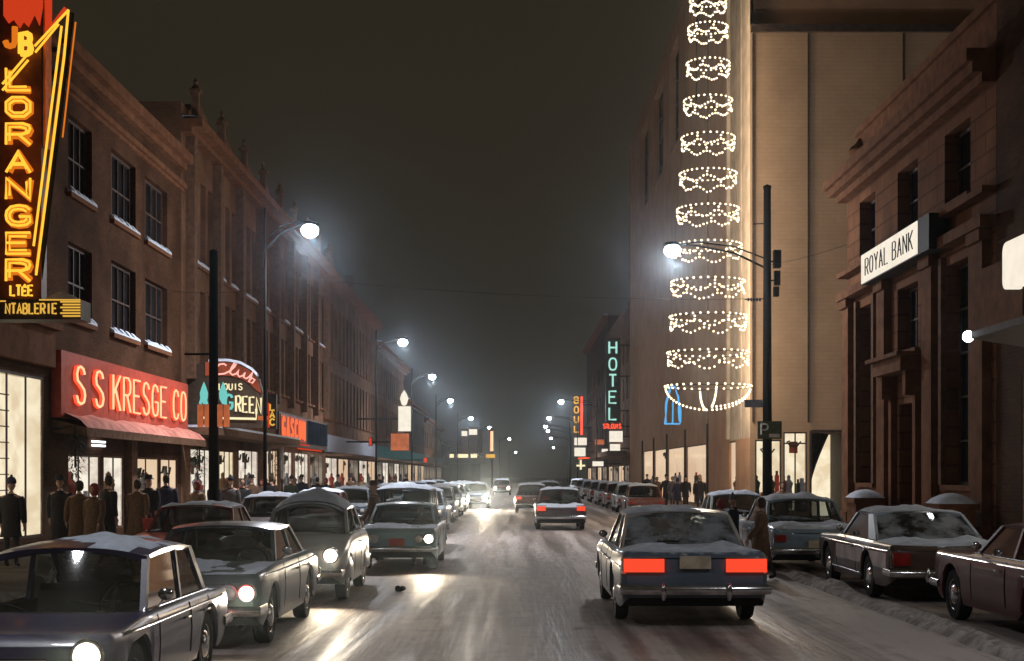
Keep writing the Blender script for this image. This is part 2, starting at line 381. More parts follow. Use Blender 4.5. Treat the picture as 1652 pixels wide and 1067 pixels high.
def window(root, fr, a, b, c, d, pane='dark_glass', sash='sash', nx=1, ny=2, n=-.2, sill=True, snow=False, frame=True):
    key = (tuple(fr.u), tuple(fr.n), round(b - a, 3), round(d - c, 3), pane, sash, nx, ny, n, sill, snow)
    base = fr(a, c, 0); f = Fr((0, 0, 0), fr.u, fr.n); w, h = b - a, d - c
    if key not in WC:
        p = MB(); p.add([f(0, 0, n), f(w, 0, n), f(w, h, n), f(0, h, n)], [(0, 1, 2, 3)]); pm = p.mesh('window', M[pane])
        q = MB(); t = .07
        fbox(q, f, 0, t, 0, h, n + .003, n + .06); fbox(q, f, w - t, w, 0, h, n + .003, n + .06)
        fbox(q, f, t, w - t, 0, t, n + .003, n + .06); fbox(q, f, t, w - t, h - t, h, n + .003, n + .06)
        for i in range(1, nx): fbox(q, f, w * i / nx - .025, w * i / nx + .025, t, h - t, n + .004, n + .05)
        for i in range(1, ny): fbox(q, f, t, w - t, h * i / ny - .025, h * i / ny + .025, n + .005, n + .055)
        s = None
        if sill:
            s = MB(); fbox(s, f, -.1, w + .1, -.12, -.003, n + .2 - .19, .12, 0)
            if snow:
                pts = 9
                for i in range(pts):
                    u0, u1 = -.08 + (w + .16) * i / pts, -.08 + (w + .16) * (i + 1) / pts
                    hh = .1 + .1 * abs(math.sin(i * 1.7 + w * 5))
                    s.hexa([f(u0, -.003, .0), f(u1, -.003, .0), f(u1, -.003, .13), f(u0, -.003, .13)], [f(u0, hh, .0), f(u1, hh, .0), f(u1, hh * .4, .11), f(u0, hh * .4, .11)], 1)
            s = s.mesh('sill', [M['brown_trim'], M['snow']])
        WC[key] = (pm, q.mesh('frame', M[sash]), s)
    pm, qm, sm = WC[key]
    o = link('window', pm, root, base - ORG[root])
    if frame: link('frame', qm, o)
    if sm: link('sill', sm, o)
    return o
def shop(root, fr, a, b, c, d, em='shop_cream', mull=2, dep=.5, goods=6, seed=0, sash='grey_trim', transom=None, high=1.3):
    R = random.Random(seed); dep = min(dep, .5); goods = int(goods * 1.7); base = fr(a, c, 0); f = Fr((0, 0, 0), fr.u, fr.n); w, h = b - a, d - c
    m = MB()
    m.add([f(0, 0, -dep), f(w, 0, -dep), f(w, h, -dep), f(0, h, -dep)], [(0, 1, 2, 3)], 0)
    for u in (0, w): m.add([f(u, 0, -.02), f(u, h, -.02), f(u, h, -dep), f(u, 0, -dep)], [(0, 1, 2, 3)], 0)
    for v in (0, h): m.add([f(0, v, -.02), f(w, v, -.02), f(w, v, -dep), f(0, v, -dep)], [(0, 1, 2, 3)], 1)
    o = link('shop_window', m.mesh('shop_window', [M[em], M['cream']]), root, base - ORG[root])
    q = MB(); t = .06
    for v0, v1 in ((0, t), (h - t, h)): fbox(q, f, t, w - t, v0, v1, -.05, -.01)
    for u0 in (0, w - t): fbox(q, f, u0, u0 + t, 0, h, -.045, -.01)
    for i in range(1, mull): fbox(q, f, w * i / mull - .03, w * i / mull + .03, t, h - t, -.04, -.012)
    if transom: fbox(q, f, t, w - t, transom - .03, transom + .03, -.038, -.014)
    link('frame', q.mesh('frame', M[sash]), o)
    g = MB(); g.add([f(t, t, -.05), f(w - t, t, -.05), f(w - t, h - t, -.05), f(t, h - t, -.05)], [(0, 1, 2, 3)]); link('pane', g.mesh('pane', M['shop_glass']), o)
    if goods:
        for i in range(goods):
            g = MB(); u = w * (i + .5 + R.uniform(-.3, .3)) / goods; k = R.random(); mm = R.randrange(4)
            if k < .4:
                hh = R.uniform(.3, high); ww = R.uniform(.1, .3); nn = -R.uniform(.1, .25)
                fbox(g, f, u - ww / 2, u + ww / 2, 0.002, hh, nn - .2, nn, mm)
                fbox(g, f, u - ww * .3, u + ww * .3, hh, hh + .18, nn - .15, nn - .05, R.randrange(4))
            elif k < .7:   # draped figure on a stand
                g.lathe([(.02, 0), (.02, .5), (.2, .52), (.13, .95), (.19, 1.22), (.07, 1.36), (.08, 1.5), (.0, 1.58)], 10, f(u, .002, -.28), m=mm)
            else:          # hanging card / garland
                v1 = h - R.uniform(.15, .4); v0 = v1 - R.uniform(.25, .6)
                fbox(g, f, u - .18, u + .18, v0, v1, -.3, -.27, mm)
                g.tube([f(u - .19, v1 + .0, -.29), f(u - .19, v1 + .02, -.2), f(u - .3, v1, -.2), f(u - .15, v1 - .2, -.2), f(u + .15, v1 - .2, -.2), f(u + .3, v1, -.2)], .035, 5, m=0)
            link('display_item', g.mesh('display_item', [M['evergreen'], M['sign_red'], M['blue_grey'], M['wood']]), o)
    return o
HAZE = .0005; EXPO = 0
# ================================================================== SETTING
m, t, N, K = nt('road')
out = N.new('ShaderNodeOutputMaterial'); b = N.new('ShaderNodeBsdfPrincipled'); K.new(b.outputs[0], out.inputs[0])
ge = N.new('ShaderNodeNewGeometry'); mp = N.new('ShaderNodeMapping'); mp.inputs['Scale'].default_value = (1.6, .07, 1); K.new(ge.outputs['Position'], mp.inputs[0])
n1 = N.new('ShaderNodeTexNoise'); n1.inputs['Scale'].default_value = 1.3; n1.inputs['Detail'].default_value = 8; n1.inputs['Distortion'].default_value = .4; K.new(mp.outputs[0], n1.inputs[0])
n2 = N.new('ShaderNodeTexNoise'); n2.inputs['Scale'].default_value = 2.2; n2.inputs['Detail'].default_value = 10; n2.inputs['Roughness'].default_value = .7; K.new(ge.outputs['Position'], n2.inputs[0])
mpf = N.new('ShaderNodeMapping'); mpf.inputs['Scale'].default_value = (14, .8, 1); mpf.inputs['Rotation'].default_value = (0, 0, .12); K.new(ge.outputs['Position'], mpf.inputs[0])
n3 = N.new('ShaderNodeTexNoise'); n3.inputs['Scale'].default_value = 1.0; n3.inputs['Detail'].default_value = 6; K.new(mpf.outputs[0], n3.inputs[0])
s1 = N.new('ShaderNodeMath'); s1.operation = 'MULTIPLY_ADD'; K.new(n2.outputs[0], s1.inputs[0]); s1.inputs[1].default_value = .45; K.new(n1.outputs[0], s1.inputs[2])
s2 = N.new('ShaderNodeMath'); s2.operation = 'MULTIPLY_ADD'; K.new(n3.outputs[0], s2.inputs[0]); s2.inputs[1].default_value = .3; K.new(s1.outputs[0], s2.inputs[2])
sx_ = N.new('ShaderNodeSeparateXYZ'); K.new(ge.outputs['Position'], sx_.inputs[0])
w1 = N.new('ShaderNodeMath'); w1.operation = 'MULTIPLY_ADD'; K.new(sx_.outputs[0], w1.inputs[0]); w1.inputs[1].default_value = 3.9; w1.inputs[2].default_value = .6
w2 = N.new('ShaderNodeMath'); w2.operation = 'MULTIPLY_ADD'; K.new(n1.outputs[0], w2.inputs[0]); w2.inputs[1].default_value = 2.2; K.new(w1.outputs[0], w2.inputs[2])
w3 = N.new('ShaderNodeMath'); w3.operation = 'SINE'; K.new(w2.outputs[0], w3.inputs[0])
w4 = N.new('ShaderNodeMath'); w4.operation = 'MULTIPLY_ADD'; K.new(w3.outputs[0], w4.inputs[0]); w4.inputs[1].default_value = .085; K.new(s2.outputs[0], w4.inputs[2]); s2 = w4
rp = N.new('ShaderNodeValToRGB'); K.new(s2.outputs[0], rp.inputs[0])
rp.color_ramp.elements[0].position = .62; rp.color_ramp.elements[0].color = (.15, .118, .105, 1)
rp.color_ramp.elements[1].position = 1.1; rp.color_ramp.elements[1].color = (.52, .45, .41, 1)
e = rp.color_ramp.elements.new(.86); e.color = (.31, .255, .23, 1)
K.new(rp.outputs[0], b.inputs['Base Color'])
mr = N.new('ShaderNodeMapRange'); K.new(n1.outputs[0], mr.inputs[0]); mr.inputs[1].default_value = .35; mr.inputs[2].default_value = .6; mr.inputs[3].default_value = .38; mr.inputs[4].default_value = .7; K.new(mr.outputs[0], b.inputs['Roughness'])
bp = N.new('ShaderNodeBump'); bp.inputs['Strength'].default_value = .5; bp.inputs['Distance'].default_value = .06; K.new(s2.outputs[0], bp.inputs['Height']); K.new(bp.outputs[0], b.inputs['Normal'])
M['road'] = m
M['ground'] = mat('ground_snow', (.3, .28, .27), .9, scale=.3, col2=(.18, .16, .15), bump=.3)
M['pavement'] = mat('pavement_slab', (.34, .3, .28), .75, scale=1.2, col2=(.2, .175, .16), bump=.3)

g = MB(); g.grid([[(x, y, -.012) for x in (-700, -60, 60, 700)] for y in (-700, -60, 200, 420, 700)]); struct('ground', g, M['ground'])
def bend(y): return 0 if y < 170 else (y - 170) ** 2 * .00042
g = MB(); ys = list(range(-40, 421, 4))
g.grid([[(x + bend(y), y, 0) for x in (-7.35, -4, 0, 4, 7.75)] for y in ys]); struct('road', g, M['road'])
g = MB(); g.box(7.76, 60, 43.2, 56.2, -.03, -.004); struct('cross_street', g, M['road'])
def pavement(name, segs):
    g = MB()
    for x0, x1, y0, y1 in segs: g.box(x0, x1, y0, y1, -.02, .135)
    return struct(name, g, M['pavement'])
pavement('left_pavement', [(-11.4, -7.55, -40, 190)])
pavement('right_pavement', [(7.95, 10.4, -40, 42.4), (10.4, 40, 41.05, 42.4), (7.95, 10.4, 57.0, 200), (10.4, 40, 57.0, 57.85)])
g = MB()
for x0, x1, y0, y1 in [(-7.55, -7.35, -40, 190), (7.75, 7.95, -40, 42.4), (7.75, 7.95, 57, 200)]: g.box(x0, x1, y0, y1, -.02, .15)
struct('kerb', g, M['grey_trim'])
def bank(name, x0, y0, y1, w, h, seed, skip=()):
    g = MB(); n = int((y1 - y0) / .35); rows = []
    for i in range(n + 1):
        y = y0 + (y1 - y0) * i / n; row = []
        for j in range(8):
            q = j / 7; ww = w * (.8 + .5 * noise.noise((y * .5, seed, 0)))
            z = h * math.sin(PI * q) ** .8 * max(.08, .62 + .9 * noise.noise((y * .45, q * 3, seed)) + .3 * noise.noise((y * 2.1, q * 6, seed)))
            row.append((x0 + (q - .5) * ww, y, max(-.01, z) if 0 < j < 7 else -.01))
        rows.append(row)
    g.grid(rows); struct(name, g, M['dirty_snow'], 'stuff', smooth=70)
bank('snow_bank', -7.3, 8, 180, .9, .42, 1); bank('snow_bank', 7.75, 6, 42, .9, .42, 2); bank('snow_bank', 7.75, 58, 190, .9, .4, 3)
bank('slush_ridge', 5.5, 9, 33, .6, .16, 6); bank('slush_ridge', 4.75, 34, 110, .5, .1, 9)
g = MB()
for i in range(7):
    g.ball((random.gauss(0, .022), random.gauss(0, .02), .035 + random.random() * .03), .04 + random.random() * .025, 7, 5, sz=.8)
tag(g.build('slush_clod', M['tyre'], loc=(-1.96, 23.2, 0), smooth=60), 'small dark clod of frozen slush lying alone on the open lane', 'slush clod')

# ================================================================== BUILDINGS LEFT
def base(name, label, y, group='shop buildings along the left pavement', x=-11, cat='building'):
    return thing(name, label, cat, (x, y, 0), 0, group)
def cornice(root, fr, u0, u1, v, h=.5, d=.5, mt='brown_trim', snow=True, name='cornice'):
    c = MB(); fbox(c, fr, u0, u1, v, v + h * .4, .003, d * .5); fbox(c, fr, u0, u1, v + h * .4 + .002, v + h, .003, d)
    o = wbuild(c, name, M[mt], root)
    if snow:
        c = MB(); n = max(4, int((u1 - u0) / .6)); rows = []
        for i in range(n + 1):
            u = u0 + (u1 - u0) * i / n; hh = .09 + .1 * max(0, .5 + noise.noise((u * .7, v, 3)))
            rows.append([fr(u, v + h + .002, .02), fr(u, v + h + hh, .05), fr(u, v + h + hh * .9, d * .6), fr(u, v + h + .002, d - .03)])
        c.grid(rows); s = c.mesh('snow', M['snow'], ORG[root], 60); link('snow', s, o)
    return o

# --- clothing store of the vertical neon sign
T = base('store_building', 'dark brick store building behind the tall neon letters, bright cream show window below', 25)
ops = [(28.45, 31.9, .55, 4.25), (23.2, 27.9, .55, 4.25)] + [(u, u + 1.5, 6.4, 8.2) for u in (22.5, 25.4, 28.3)] + [(u, u + 1.5, 9.2, 11.2) for u in (22.5, 25.4, 28.3)] + [(30.3, 31.6, 6.4, 8.2), (30.3, 31.6, 9.2, 11.2)]
w = MB(); wall(w, LEFT, 17, 32.3, 0, 12.6, ops); body(w, LEFT, 17, 32.3, 12.6, 11); wbuild(w, 'wall', M['brown_brick'], T)
shop(T, LEFT, 28.45, 31.9, .55, 4.25, 'shop_cream', 3, 1.5, 0, 3, sash='sash'); shop(T, LEFT, 23.2, 27.9, .55, 4.25, 'shop_cream', 3, 1.5, 3, 4)
for o in ops[2:]: window(T, LEFT, *o, snow=o[2] < 7)
f = MB(); fbox(f, LEFT, 17.2, 32.05, 4.5, 5.35, .003, .22); fbox(f, LEFT, 17.2, 32.05, 5.352, 5.5, .003, .4); wbuild(f, 'fascia', M['brown_trim'], T)
cornice(T, LEFT, 17, 32.3, 12.1, .5, .45)
sh = MB()   # glass shelves of stock in the show window
for i in range(9):
    z = .9 + i * .36
    sh.box(-12.0, -11.45, 28.9, 30.9, z, z + .025)
    for k in range(5): sh.box(-11.9, -11.6, 29.0 + k * .38, 29.0 + k * .38 + .2, z + .027, z + .1 + .12 * random.random())
tag(sh.build('stock_shelves', M['wood'], org=(-11.7, 29.9, .6), loc=(-11.7, 29.9, .6)), 'tall rack of stocked shelves inside the bright cream show window', 'shelves')

# --- variety store
T = base('variety_store', 'three storey brown brick variety store with red neon letters over the canopy', 38.6)
ops2 = [(33.6, 35.5, 5.85, 7.75), (37.2, 39.6, 5.85, 7.85), (40.6, 43.2, 5.85, 7.85), (33.6, 35.5, 8.95, 10.9), (37.2, 39.6, 8.95, 10.9), (40.6, 43.2, 8.95, 10.9)]
shops = [(33.6, 36.2, .5, 2.5), (36.5, 38.4, .5, 2.5), (39.3, 42.2, .5, 2.5), (42.4, 44.6, .5, 2.5)]
w = MB(); wall(w, LEFT, 32.3, 45, 0, 12.5, ops2 + shops, .3); body(w, LEFT, 32.3, 45, 12.5, 12); wbuild(w, 'wall', M['brown_brick'], T)
for i, o in enumerate(ops2): window(T, LEFT, *o, sash='sash', nx=4, ny=2, snow=True, n=-.22)
for i, s in enumerate(shops): shop(T, LEFT, *s, ['shop_white', 'shop_white', 'shop_warm', 'shop_warm'][i], [3, 2, 2, 2][i], 1.6, [5, 3, 5, 4][i], 20 + i)
cornice(T, LEFT, 32.3, 45, 12.0, .5, .4, snow=False); cornice(T, LEFT, 32.3, 45, 11.3, .25, .2, name='string_course', snow=False)
f = MB(); fbox(f, LEFT, 32.35, 44.9, 3.35, 4.95, .003, .25); wbuild(f, 'sign_band', M['sign_red'], T)
f = MB()
for fr_, a, b_ in ((LEFT, 32.4, 44.9),): f.hexa([fr_(a, 3.0, .003), fr_(b_, 3.0, .003), fr_(b_, 3.3, .003), fr_(a, 3.3, .003)], [fr_(a, 2.9, .85), fr_(b_, 2.9, .85), fr_(b_, 3.1, .85), fr_(a, 3.1, .85)])
cn = wbuild(f, 'canopy', M['grey_trim'], T)
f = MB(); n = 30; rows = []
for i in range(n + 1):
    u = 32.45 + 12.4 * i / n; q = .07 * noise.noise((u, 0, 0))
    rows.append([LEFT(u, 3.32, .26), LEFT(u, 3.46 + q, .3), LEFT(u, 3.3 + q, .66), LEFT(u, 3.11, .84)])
f.grid(rows); link('awning', f.mesh('awning', M['awning_cloth'], ORG[T], 60), cn)  # snow layer on the canopy, red neon glow painted in as pink
for u in (38.8,):
    f = MB(); fbox(f, LEFT, u - .28, u + .28, .14, 2.95, .003, .2); wbuild(f, 'pilaster', M['grey_trim'], T)
tx = 'S S KRESGE CO'; u = 33.2
wid = [1.0 if c != ' ' else .55 for c in tx]
adv = (44.55 - 33.2) / sum(wid)
for i, c in enumerate(tx):
    if c != ' ':
        nr = MB(); strokes(nr, LEFT, c, u, 3.72, adv * .66, .92, .05, .29); lt = wbuild(nr, 'letter', M['neon_red'], T)
        nb = MB(); strokes(nb, LEFT, c, u, 3.72, adv * .66, .92, .03, .345); nb.build('neon_tube', M['neon_salmon'], lt, org=ORG[T])
    u += adv * wid[i]
f = MB()
for z in (2.72, 2.82): fbox(f, LEFT, 35.3, 36.3, z, z + .05, .05, .12)
pieces(f, 'tube_light', M['fluor'], T)

# --- block with finials
T = base('finial_block', 'long ornate block with finials along its snowy cornice and narrow tall windows', 62)
bays = [46.2 + 4.12 * i for i in range(8)]
opsU = []; wins = []
for bi, ub in enumerate(bays):
    for k in range(3):
        for v0, v1 in ((5.75, 8.4), (9.25, 12.2)):
            o = (ub + .35 + k * 1.2, ub + .35 + k * 1.2 + .8, v0, v1); opsU.append(o); wins.append(o)
shops = [(46.3, 49.6, .5, 2.9), (50.0, 53.6, .5, 2.9), (54.4, 58.6, .5, 3.0), (60.6, 63.6, .5, 3.1), (64.2, 67.6, .5, 3.1), (68.4, 72.8, .5, 3.1), (73.4, 78.4, .5, 3.1)]
w = MB(); wall(w, LEFT, 45, 79.2, 0, 14.3, opsU + shops, .28); body(w, LEFT, 45, 79.2, 14.3, 12); wbuild(w, 'wall', M['grey_brick'], T)
for o in wins: window(T, LEFT, *o, sash='grey_trim', nx=1, ny=3, snow=o[2] > 9 and round(o[0] * 7) % 3 > 0, n=-.24)
for i, s in enumerate(shops): shop(T, LEFT, *s, ['shop_white', 'shop_cream', 'shop_white', 'shop_warm', 'shop_white', 'shop_white', 'shop_dim'][i], 3 + i % 2, 1.5, 6, 40 + i)
cornice(T, LEFT, 45, 79.2, 13.3, .45, .7)
for bi, ub in enumerate(bays + [79.0]):
    u = ub - .35
    f = MB(); fbox(f, LEFT, u - .22, u + .22, 5.2, 13.29, .003, .3); pi_ = wbuild(f, 'pier', M['grey_trim'], T)
    f = MB(); fbox(f, LEFT, u - .12, u + .12, 13.76, 14.8, .16, .40); fbox(f, LEFT, u - .19, u + .19, 14.802, 14.92, .09, .47)
    c = LEFT(u, 14.92, .28); f.lathe([(.13, 0), (.14, .08), (.05, .16), (.09, .25), (.0, .42)], 10, c); wbuild(f, 'finial', M['grey_trim'], T, 40)
for bi, ub in enumerate(bays):
    if bi in (0, 1, 2, 3):
        f = MB(); f.prism([(ub + .0, 14.303), (ub + 3.4, 14.303), (ub + 2.6, 14.75), (ub + 1.7, 14.95), (ub + .8, 14.75)], lambda a, c: LEFT(a, c, -.35), lambda a, c: LEFT(a, c, -.02)); wbuild(f, 'parapet_gable', M['grey_trim'], T)
f = MB(); fbox(f, LEFT, 45.05, 62.4, 3.3, 3.55, .003, 1.2); cn = wbuild(f, 'canopy', M['grey_trim'], T)
f = MB(); fbox(f, LEFT, 45.1, 62.3, 3.552, 3.63, .2, 1.18); link('snow', f.mesh('snow', M['snow'], ORG[T]), cn)
f = MB(); fbox(f, LEFT, 62.9, 78.8, 3.35, 4.9, .003, .14); wbuild(f, 'sign_band', M['sign_dark'], T)
f = MB(); fbox(f, LEFT, 71.6, 78.7, 3.6, 4.8, .145, .2); wbuild(f, 'lit_panel', M['sign_blue'], T)
f = MB(); 
for i, ch in enumerate('GASCON'): f = MB(); strokes(f, LEFT, ch, 63.5 + i * 1.22, 3.75, .62, .92, .06, .2, k=5); wbuild(f, 'letter', M['neon_orange'], T)
f = MB(); fbox(f, LEFT, 63.2, 70.8, 3.6, 4.8, .145, .17); wbuild(f, 'sign_panel', M['sign_red'], T)
f = MB()
for u in (63.3,): f.tube([LEFT(u, 3.48, .3), LEFT(u + 7.6, 3.48, .3)], .04)
f.tube([LEFT(63.0, 3.18, 1.0), LEFT(70.6, 3.18, 1.0)], .04); pieces(f, 'neon_tube', M['neon_deep'], T)

# --- blocks further on
def block(name, label, y0, y1, h, wallm, bayw, v, em, fas=None, corn=True, ww=.5, sashes='grey_trim', seed=0, gable=()):
    T = base(name, label, (y0 + y1) / 2)
    n = max(1, int((y1 - y0) / bayw)); bw = (y1 - y0) / n; ops = []; shops = []
    for i in range(n):
        u = y0 + bw * i
        for a, b_ in v: ops.append((u + bw * (.5 - ww / 2), u + bw * (.5 + ww / 2), a, b_))
    k = max(1, int((y1 - y0) / 5)); kw = (y1 - y0) / k
    for i in range(k): shops.append((y0 + kw * i + .3, y0 + kw * (i + 1) - .3, .5, 3.0))
    w = MB(); wall(w, LEFT, y0, y1, 0, h, ops + shops); body(w, LEFT, y0, y1, h, 12); wbuild(w, 'wall', M[wallm], T)
    for o in ops: window(T, LEFT, *o, sash=sashes, nx=1, ny=2, frame=y0 < 115)
    for i, s in enumerate(shops): shop(T, LEFT, *s, em[i % len(em)], 2, 1.2, 3 if y0 < 115 else 0, seed + i)
    if corn: cornice(T, LEFT, y0, y1, h - .7, .6, .6)
    f = MB(); fbox(f, LEFT, y0 + .1, y1 - .1, 3.3, 4.3, .003, .16); wbuild(f, 'fascia', M[fas or 'sign_dark'], T)
    f = MB(); fbox(f, LEFT, y0 + .1, y1 - .1, 3.05, 3.2, .003, 1.3); wbuild(f, 'canopy', M['grey_trim'], T)
    for gu in gable:
        f = MB(); f.prism([(gu - 1.6, h + .003), (gu + 1.6, h + .003), (gu + 1.2, h + .7), (gu, h + 1.5), (gu - 1.2, h + .7)], lambda a, c: LEFT(a, c, -.4), lambda a, c: LEFT(a, c, .1)); wbuild(f, 'parapet_gable', M['grey_trim'], T)
    return T
block('gabled_block', 'brown brick block with two small rounded gables above a snowy cornice', 79.2, 108, 13.9, 'tan_brick', 1.8, [(5.3, 8.1), (9.1, 12.2)], ['shop_white', 'shop_warm', 'shop_dim'], 'blue_grey', seed=80, gable=(81.5, 92))
block('brick_block', 'plain brick block with many narrow windows past the gabled block', 108, 136, 12.6, 'grey_brick', 2.0, [(5.2, 7.6), (8.6, 11.0)], ['shop_dim', 'shop_white'], 'sign_teal', seed=100)
block('low_block', 'two storey block with teal lit fascia far along the left pavement', 136, 166, 9.6, 'brown_brick', 3, [(5.2, 7.6)], ['shop_dim', 'shop_warm'], 'sign_teal', seed=120)
block('theatre_block', 'distant theatre block behind the lit marquee at the far left', 166, 205, 9.0, 'grey_brick', 4, [(5.4, 7.2)], ['shop_dim'], None, seed=140)
for i, (y0, y1, h, x, lb) in enumerate([(207, 250, 7, -12, 'low dark building beyond the theatre'), (252, 320, 6, -8, 'dark hipped house at the far end of the left row')]):
    T = base('distant_house', lb, (y0 + y1) / 2, x=x); fr = Fr((x, 0, 0), (0, 1, 0), (1, 0, 0))
    ops = [(y0 + 5 + 9 * k, y0 + 7 + 9 * k, 3, 5) for k in range(4)]
    w = MB(); wall(w, fr, y0, y1, 0, h, ops); body(w, fr, y0, y1, h, 12); wbuild(w, 'wall', M['brown_brick'], T)
    for o in ops: window(T, fr, *o, frame=False, sill=False)
    f = MB(); f.hexa([(x + .4, y0, h), (x + .4, y1, h), (x - 12.4, y1, h), (x - 12.4, y0, h)], [(x - 3, y0 + 3, h + 2), (x - 3, y1 - 3, h + 2), (x - 9, y1 - 3, h + 2), (x - 9, y0 + 3, h + 2)]); wbuild(f, 'roof', M['dirty_snow'], T)

# ================================================================== BUILDINGS RIGHT
# --- tall department store
GR = 'large buildings along the right pavement'
T = base('department_store', 'tall plain department store with the hanging tree of lights at its pale corner', 80, GR, 10)
bz = [(101.9, 108.9), (91.7, 98), (83, 88), (72.2, 78.3)]
ops = [(a, b_, 22.5, 28.9) for a, b_ in bz] + [(98.0, 105.6, .35, 3.75), (89.6, 97.2, .35, 3.7), (80.0, 88.8, .35, 3.65), (70.8, 79.2, .35, 3.6), (61.7, 70.0, .35, 3.5)]
w = MB(); wall(w, RIGHT, 60.9 + 2.5, 118, 0, 30.3, [o for o in ops if o[0] > 63] , .5)
# split at the corner pier: pale stone from the corner to 63.4
w2 = MB(); wall(w2, RIGHT, 57.9, 63.4, 3.55, 34, (), .3)
w.add([RIGHT(118, 0, 0), RIGHT(118, 30.3, 0), RIGHT(118, 30.3, -20), RIGHT(118, 0, -20)], [(0, 1, 2, 3)])
w.add([RIGHT(63.4, 30.3, 0), RIGHT(118, 30.3, 0), RIGHT(118, 30.3, -20), RIGHT(63.4, 30.3, -20)], [(0, 1, 2, 3)])
wall(w, RIGHT, 57.9, 63.4, 0, 3.55, [(61.7, 63.4, .35, 3.5)], .5)
wbuild(w, 'wall', M['tower_brick'], T)
fbox(w2, RIGHT, 59.9, 60.05, 3.6, 34, .003, .06); fbox(w2, RIGHT, 63.2, 63.55, 3.6, 34, .003, .16)
w2.add([RIGHT(63.4, 30.3, 0), RIGHT(63.4, 34, 0), RIGHT(63.4, 34, -8), RIGHT(63.4, 30.3, -8)], [(0, 1, 2, 3)])
wbuild(w2, 'corner_pier', M['limestone'], T)
SIDE = facing(57.9)
sops = [(10.22, 11.33, .4, 3.45), (11.42, 12.42, .4, 3.78), (12.6, 14.1, .14, 3.75)]
w = MB(); wall(w, SIDE, 10, 30, 0, 21.05, sops, .6); wbuild(w, 'side_wall', M['tower_panel'], T)
w = MB()
for x in (10.12, 12.47, 16.5, 20.5, 24.5): fbox(w, SIDE, x - .03, x + .03, 4.2, 20.7, .003, .07)
fbox(w, SIDE, 10.02, 30, 20.75, 21.06, .004, .16); pieces(w, 'joint_strip', M['dark_trim'], T)
w = MB(); w.box(10.3, 30, 59, 77, 21.06, 27.5); wbuild(w, 'upper_storey', M['tower_brick'], T)
w = MB(); w.add([SIDE(10, 21.05), SIDE(30, 21.05), (30, 59.5, 21.05), (10, 59.5, 21.05)], [(0, 1, 2, 3)]); w.add([(10.0, 57.9, 21.05), (10.0, 57.9, 34), (10.3, 63.4, 34), (10.3, 63.4, 21.05)], [(0, 1, 2, 3)]); wbuild(w, 'roof', M['grey_trim'], T)
for o in ops[:4]:
    window(T, RIGHT, *o, nx=3, ny=4, n=-.48, sill=False, sash='dark_trim')
for i, o in enumerate(ops[4:]):
    shop(T, RIGHT, *o, 'shop_warm', 1, 1.6, 2, 60 + i, sash='dark_trim', high=1.6)
for u in (70.4, 79.6, 89.2, 97.6, 106.2):
    f = MB(); fbox(f, RIGHT, u - .12, u + .12, .14, 4.6, .003, .1); wbuild(f, 'fin', M['dark_trim'], T)
shop(T, SIDE, *sops[0], 'shop_cream', 2, 2, 3, 71, sash='dark_trim', high=1.6); shop(T, SIDE, *sops[1], 'shop_cream', 2, 2, 3, 72, sash='dark_trim', transom=2.9, high=1.6)
f = MB(); x0, x1, z0, z1 = sops[2]
f.box(x0, x1, 60.9, 61.0, z0, z1, 0); f.box(x0 - .02, x0, 58.5, 61, z0, z1, 1); f.box(x1, x1 + .02, 58.5, 61, z0, z1, 1); f.box(x0, x1, 58.5, 61, z1, z1 + .02, 1); f.box(x0, x1, 58.5, 61, z0 - .02, z0, 1)
en = wbuild(f, 'entrance', [M['shop_cream'], M['dark_trim']], T)
f = MB(); rows = []
for i in range(9):
    z = z1 - (z1 - z0) * i / 8; rows.append([(x0 + .05 + (k / 8) * (1.1 - .9 * math.sin(PI * min(1, i / 7) * .5)), 59.6 + .08 * math.sin(k * 2.4), z) for k in range(9)])
f.grid(rows); link('drape', f.mesh('drape', M['sign_dark'], ORG[T], 60), en)
f = MB(); f.box(x0 - .08, x0, 57.8, 57.898, .14, z1 + .08); f.box(x1, x1 + .08, 57.8, 57.898, .14, z1 + .08); f.box(x0, x1, 57.8, 57.898, z1, z1 + .12); link('frame', f.mesh('frame', M['dark_trim'], ORG[T]), en)

# --- hotel
T = base('hotel_building', 'dark hotel building with the tall green lettered sign on its wall', 132, GR, 10)
ops = [(u, u + 1.2, v, v + 1.9) for u in (120.5, 124.5, 128.5, 132.5, 136.5, 141) for v in (5.6, 8.8, 12)] ; shops = [(119, 124, .5, 2.8), (125, 131, .5, 2.8), (132, 138, .5, 2.8), (139.5, 145, .5, 2.8)]
w = MB(); wall(w, RIGHT, 118.01, 146, 0, 16.6, ops + shops); body(w, RIGHT, 118.01, 146, 16.6, 14); wbuild(w, 'wall', M['grey_brick'], T)
w = MB(); w.hexa([(9.7, 118.1, 16.603), (9.7, 146, 16.603), (24, 146, 16.603), (24, 118.1, 16.603)], [(10.8, 119, 18.2), (10.8, 145, 18.2), (24, 145, 18.2), (24, 119, 18.2)]); wbuild(w, 'roof', M['grey_trim'], T)
for o in ops: window(T, RIGHT, *o, frame=False)
for i, s in enumerate(shops): shop(T, RIGHT, *s, ['shop_dim', 'shop_warm'][i % 2], 2, 1.2, 2, 90 + i)
w = MB(); fbox(w, RIGHT, 118.2, 145, 3.6, 3.9, .003, 2.0); fbox(w, RIGHT, 118.2, 145, 3.902, 4.02, .3, 1.9); wbuild(w, 'canopy', M['grey_trim'], T)
T = base('corner_block', 'farther dark block on the right with the orange vertical sign', 168, GR, 10)
ops = [(u, u + 1.4, v, v + 2) for u in (149, 154, 159, 164, 170, 176, 182) for v in (5.6, 9, 12.5)]; shops = [(148, 155, .5, 2.8), (157, 164, .5, 2.8), (168, 176, .5, 2.8), (178, 186, .5, 2.8)]
